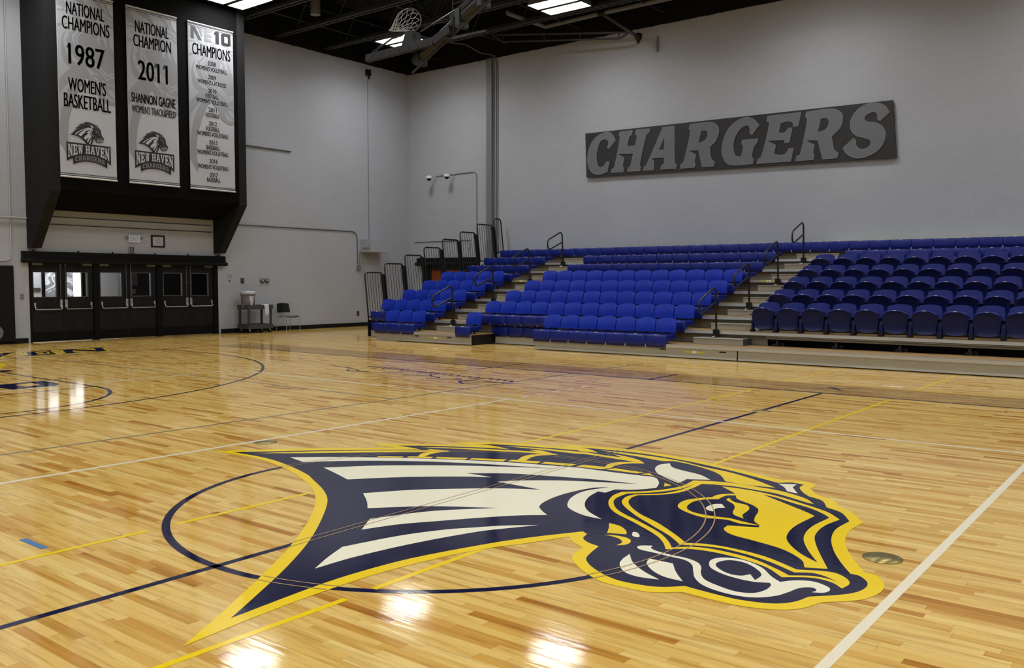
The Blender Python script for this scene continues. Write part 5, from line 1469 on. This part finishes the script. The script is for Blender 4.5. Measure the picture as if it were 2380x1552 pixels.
# ------------------------------------------------------------------ ceiling lamps
def lamp_at(x, y, label, grp):
    t = thing('ceiling_lamp', label, 'ceiling lamp', (x, y, 9.0), grp)
    for s in (-1, 1):
        yc = y + s * 0.31
        h = part('housing', MB().box(x - 0.67, x + 0.67, yc - 0.245, yc + 0.245, 9.03, 9.14), M['lamp_case'], t, None, 0.02)
        part('side_skirt', MB().box(x - 0.69, x + 0.69, yc - 0.25, yc - 0.24, 9.0, 9.05).box(x - 0.69, x + 0.69, yc + 0.24, yc + 0.25, 9.0, 9.05).box(x - 0.69, x - 0.67, yc - 0.25, yc + 0.25, 9.0, 9.05).box(x + 0.67, x + 0.69, yc - 0.25, yc + 0.25, 9.0, 9.05), M['lamp_case'], h)
        part('diffuser', MB().box(x - 0.66, x + 0.66, yc - 0.235, yc + 0.235, 9.012, 9.028), M['lamp'], t)
    ar = bpy.data.lights.new('lamp_downlight', 'AREA'); ar.shape = 'RECTANGLE'; ar.size = 1.36; ar.size_y = 1.16; ar.energy = LAMP_W; ar.spread = R(150); ar.color = (1.0, 0.985, 0.96)
    ao = bpy.data.objects.new('lamp_downlight', ar); COL.objects.link(ao); ao.parent = t; ao.location = (0, 0, -0.005)
    part('hanger', MB().tube([(x - 0.5, y, 9.1), (x - 0.5, y, 10.5)], 0.01, 5).tube([(x + 0.5, y, 9.1), (x + 0.5, y, 10.5)], 0.01, 5), M['steel_dark'], t)
LX_ = (-16.42, -10.05, -3.7, 2.65, 9.0, 15.3)
LY_ = (15.50, 9.92, 4.4, -1.1, -6.6, -12.1)
for a, y in enumerate(LY_):
    for b, x in enumerate(LX_):
        yy = y
        if (a, b) == (0, 1): yy = 15.55
        lab = {(0, 0): 'lit twin panel ceiling lamp behind the folded basketball hoop', (0, 1): 'lit twin panel ceiling lamp near the back wall, right of the hoop', (1, 0): 'lit twin panel ceiling lamp in front of the right banner'}.get((a, b), 'lit twin panel ceiling lamp further down the hall, out over the court')
        xx = {(0, 0): -15.95, (1, 0): -16.44, (0, 1): -10.02}.get((a, b), x)
        lamp_at(xx, yy, lab, 'twin panel ceiling lamps')

# ------------------------------------------------------------------ folded basketball hoop under the roof
hy, hz = 7.80, 5.93
hx0, hx1 = -9.22, -6.98
t = thing('basketball_hoop', 'basketball hoop folded up under the roof, rim pointing up', 'basketball hoop', (-8.1, 8.3, 5.9))
part('backboard', MB().bar(((hx0 + hx1) / 2, hy, hz + 0.07), ((hx0 + hx1) / 2, hy + 1.1, hz + 0.445), hx1 - hx0 - 0.15, 0.03), M['board'], t)
mb = MB()
for a, b in (((hx0, hy, hz + 0.02), (hx1 - 0.42, hy, hz + 0.06)), ((hx1 - 0.42, hy, hz + 0.06), (hx1, hy, hz + 0.22))):
    mb.bar(a, b, 0.10, 0.15)
pd = part('edge_padding', mb, M['pad_grey'], t, None, 0.012)
m2 = MB()
for k in range(7):
    x = hx0 + 0.2 + 0.25 * k
    m2.box(x - 0.006, x + 0.006, hy - 0.056, hy - 0.05, hz + 0.0, hz + 0.05)
part('padding_mark', m2, M['black'], pd)
mb = MB().tube([(hx0 + 0.1, hy + 0.03, hz + 0.12), (-8.55, hy + 0.03, hz + 0.31), (-8.25, hy + 0.03, hz + 0.33)], 0.02, 6).tube([(hx0 + 0.08, hy + 0.1, hz + 0.14), (hx0 + 0.30, hy + 0.1, hz + 0.26)], 0.02, 6).tube([(-7.85, hy + 0.1, hz + 0.34), (-6.1, hy + 0.1, hz + 0.80)], 0.014, 6)
part('brace', mb, M['board'], t)
bx_ = -8.06
part('rim_mount', MB().prism([(-0.17, 0.10), (0.17, 0.10), (0.10, 0.36), (-0.06, 0.36)], lambda u, v: (bx_ + u, hy + 0.2, hz + v), lambda u, v: (bx_ + u, hy - 0.03, hz + v)), M['pad_grey'], t)
rc = (bx_ - 0.03, hy + 0.05, hz + 0.58)
RA = 0.5
def rimp(a, r=0.229, d=0.0):
    # the rim stands on edge, turned a little about the vertical
    u, v = r * math.cos(a), r * math.sin(a)
    return (rc[0] + u * math.cos(RA) + d * -math.sin(RA), rc[1] - u * math.sin(RA) * -1 + d * -math.cos(RA), rc[2] + v)
part('rim', MB().tube([rimp(2 * PI * k / 40) for k in range(40)], 0.011, 8, True), M['rim'], t)
net = MB()
NN = 12
def netp(k, j):
    # net falls limp: rows leave the rim plane and sag down
    a = 2 * PI * (k + 0.5 * (j % 2)) / NN
    r = 0.224 - 0.028 * j
    p = rimp(a, r, 0.02)
    sag = (0, 0.0, 0.06, 0.12, 0.165, 0.19)[j]
    out = 0.075 * j
    return (p[0] - out * 0.75, p[1] - out * 0.35, max(p[2] - sag * (0.4 + 0.6 * (math.sin(a) + 1) / 2) * 1.25, hz + 0.36))
for j in range(5):
    for k in range(NN):
        for q in ((k, k) if j % 2 == 0 else (k, k)):
            pass
        if j % 2 == 0:
            net.tube([netp(k, j), netp(k, j + 1)], 0.005, 4).tube([netp(k, j), netp(k - 1, j + 1)], 0.005, 4)
        else:
            net.tube([netp(k, j), netp(k, j + 1)], 0.005, 4).tube([netp(k, j), netp(k + 1, j + 1)], 0.005, 4)
part('net', net, M['net'], t)
# mast, rising to the right towards the roof steel
A = Vector((-8.17, 8.10, 5.80)); B = Vector((-4.55, 7.75, 7.35)); Dm = (B - A)
top = A + Dm * ((9.0 - A.z) / Dm.z)
part('mast', MB().tube([A, top], 0.105, 14), M['steel_dark'], t)
off = Vector((0, -0.08, -0.20))
part('strut', MB().tube([A + off * 1.2, top + off], 0.022, 6), M['steel_dark'], t)
off2 = Vector((0, 0.0, 0.19))
part('strut', MB().tube([A + Dm * 0.40 + off2, top + off2 * 1.2], 0.03, 8), M['joist'], t)
for q in (0.04, 0.36, 0.52):
    p = A + Dm * q
    part('clamp', MB().box(p.x - 0.06, p.x + 0.06, p.y - 0.13, p.y + 0.13, p.z - 0.17, p.z + 0.16), M['steel_dark'], t, None, 0.01)
part('rail_arm', MB().bar(A + Dm * 0.30 + Vector((0, -0.05, 0.12)), A + Dm * 0.64 + Vector((0, -0.05, 0.14)), 0.10, 0.11), M['pad_grey'], t)
part('mast_hanger', MB().tube([(-6.96, 7.85, 6.05), (-7.04, 7.85, 9.05)], 0.008, 5).lathe([(0.03, 0), (0.03, 0.05)], (-6.98, 7.85, 6.3), 8), M['joist'], t)
part('mast_foot', MB().box(top.x - 0.3, top.x + 0.3, top.y - 0.2, top.y + 0.2, 8.95, 9.04), M['steel_dark'], t)
# pipe frame beside it, near the back wall
t = thing('backstop_frame', 'ladder shaped pipe frame hung level under the roof near the back wall', 'pipe frame', (-11, 17.2, 8.8))
pa, pb = Vector((-13.84, 17.3, 9.25)), Vector((-9.22, 17.9, 8.67))
lo_ = Vector((0, 0, -0.30))
part('rail', MB().tube([pa, pb], 0.035, 8), M['joist'], t)
part('rail', MB().tube([pa + Vector((0.0, 0, 0)), pa + Vector((0.45, 0.03, -0.28)), pb + Vector((-0.3, 0, -0.12)), pb], 0.03, 8), M['joist'], t)
for q in (0.09, 0.40, 0.66, 0.93):
    p = pa.lerp(pb, q)
    part('rung', MB().tube([p, p + Vector((0.02, 0, -0.27 + 0.13 * q))], 0.018, 6), M['joist'], t)
t = thing('roof_pipe', 'pale bent pipe under the roof right of the hoop', 'pipe', (-11, 16.8, 8.9))
part('pipe', MB().tube([(-11.95, 15.7, 9.2), (-11.89, 17.48, 9.2), (-9.83, 17.38, 9.2), (-4.0, 17.38, 9.2), (2, 17.38, 9.2)], 0.065, 10), M['conduit'], t)
part('arm', MB().tube([(-9.83, 17.38, 9.2), (-8.95, 17.9, 8.5)], 0.05, 8), M['joist'], t)
part('collar', MB().tube([(-9.93, 17.38, 9.2), (-9.7, 17.38, 9.2)], 0.085, 10), M['black'], t)
t = thing('hanging_can', 'grey cylinder hanging from the roof right of the banners', 'fitting', (-15.89, 12.0, 9.1))
part('can', MB().lathe([(0.14, 0.0), (0.14, 0.45), (0.12, 0.47)], (-15.89, 12.0, 9.0), 20), M['mgrey'], t)
part('stem', MB().tube([(-15.89, 12.0, 9.4), (-15.89, 12.0, 10.5)], 0.02, 6), M['steel_dark'], t)
solo('roof_cable', MB().tube([(-15.95, 11.6, 9.2), (-15.75, 16.6, 9.2)], 0.012, 5), M['joist'], 'long thin cable slanting across the roof behind the hoop', 'cable')
solo('roof_rod', MB().tube([(-7.0, 7.9, 6.62), (-4.2, 8.2, 7.1)], 0.008, 5), M['joist'], 'thin rod running from the hoop hanger to the upper right', 'rod')
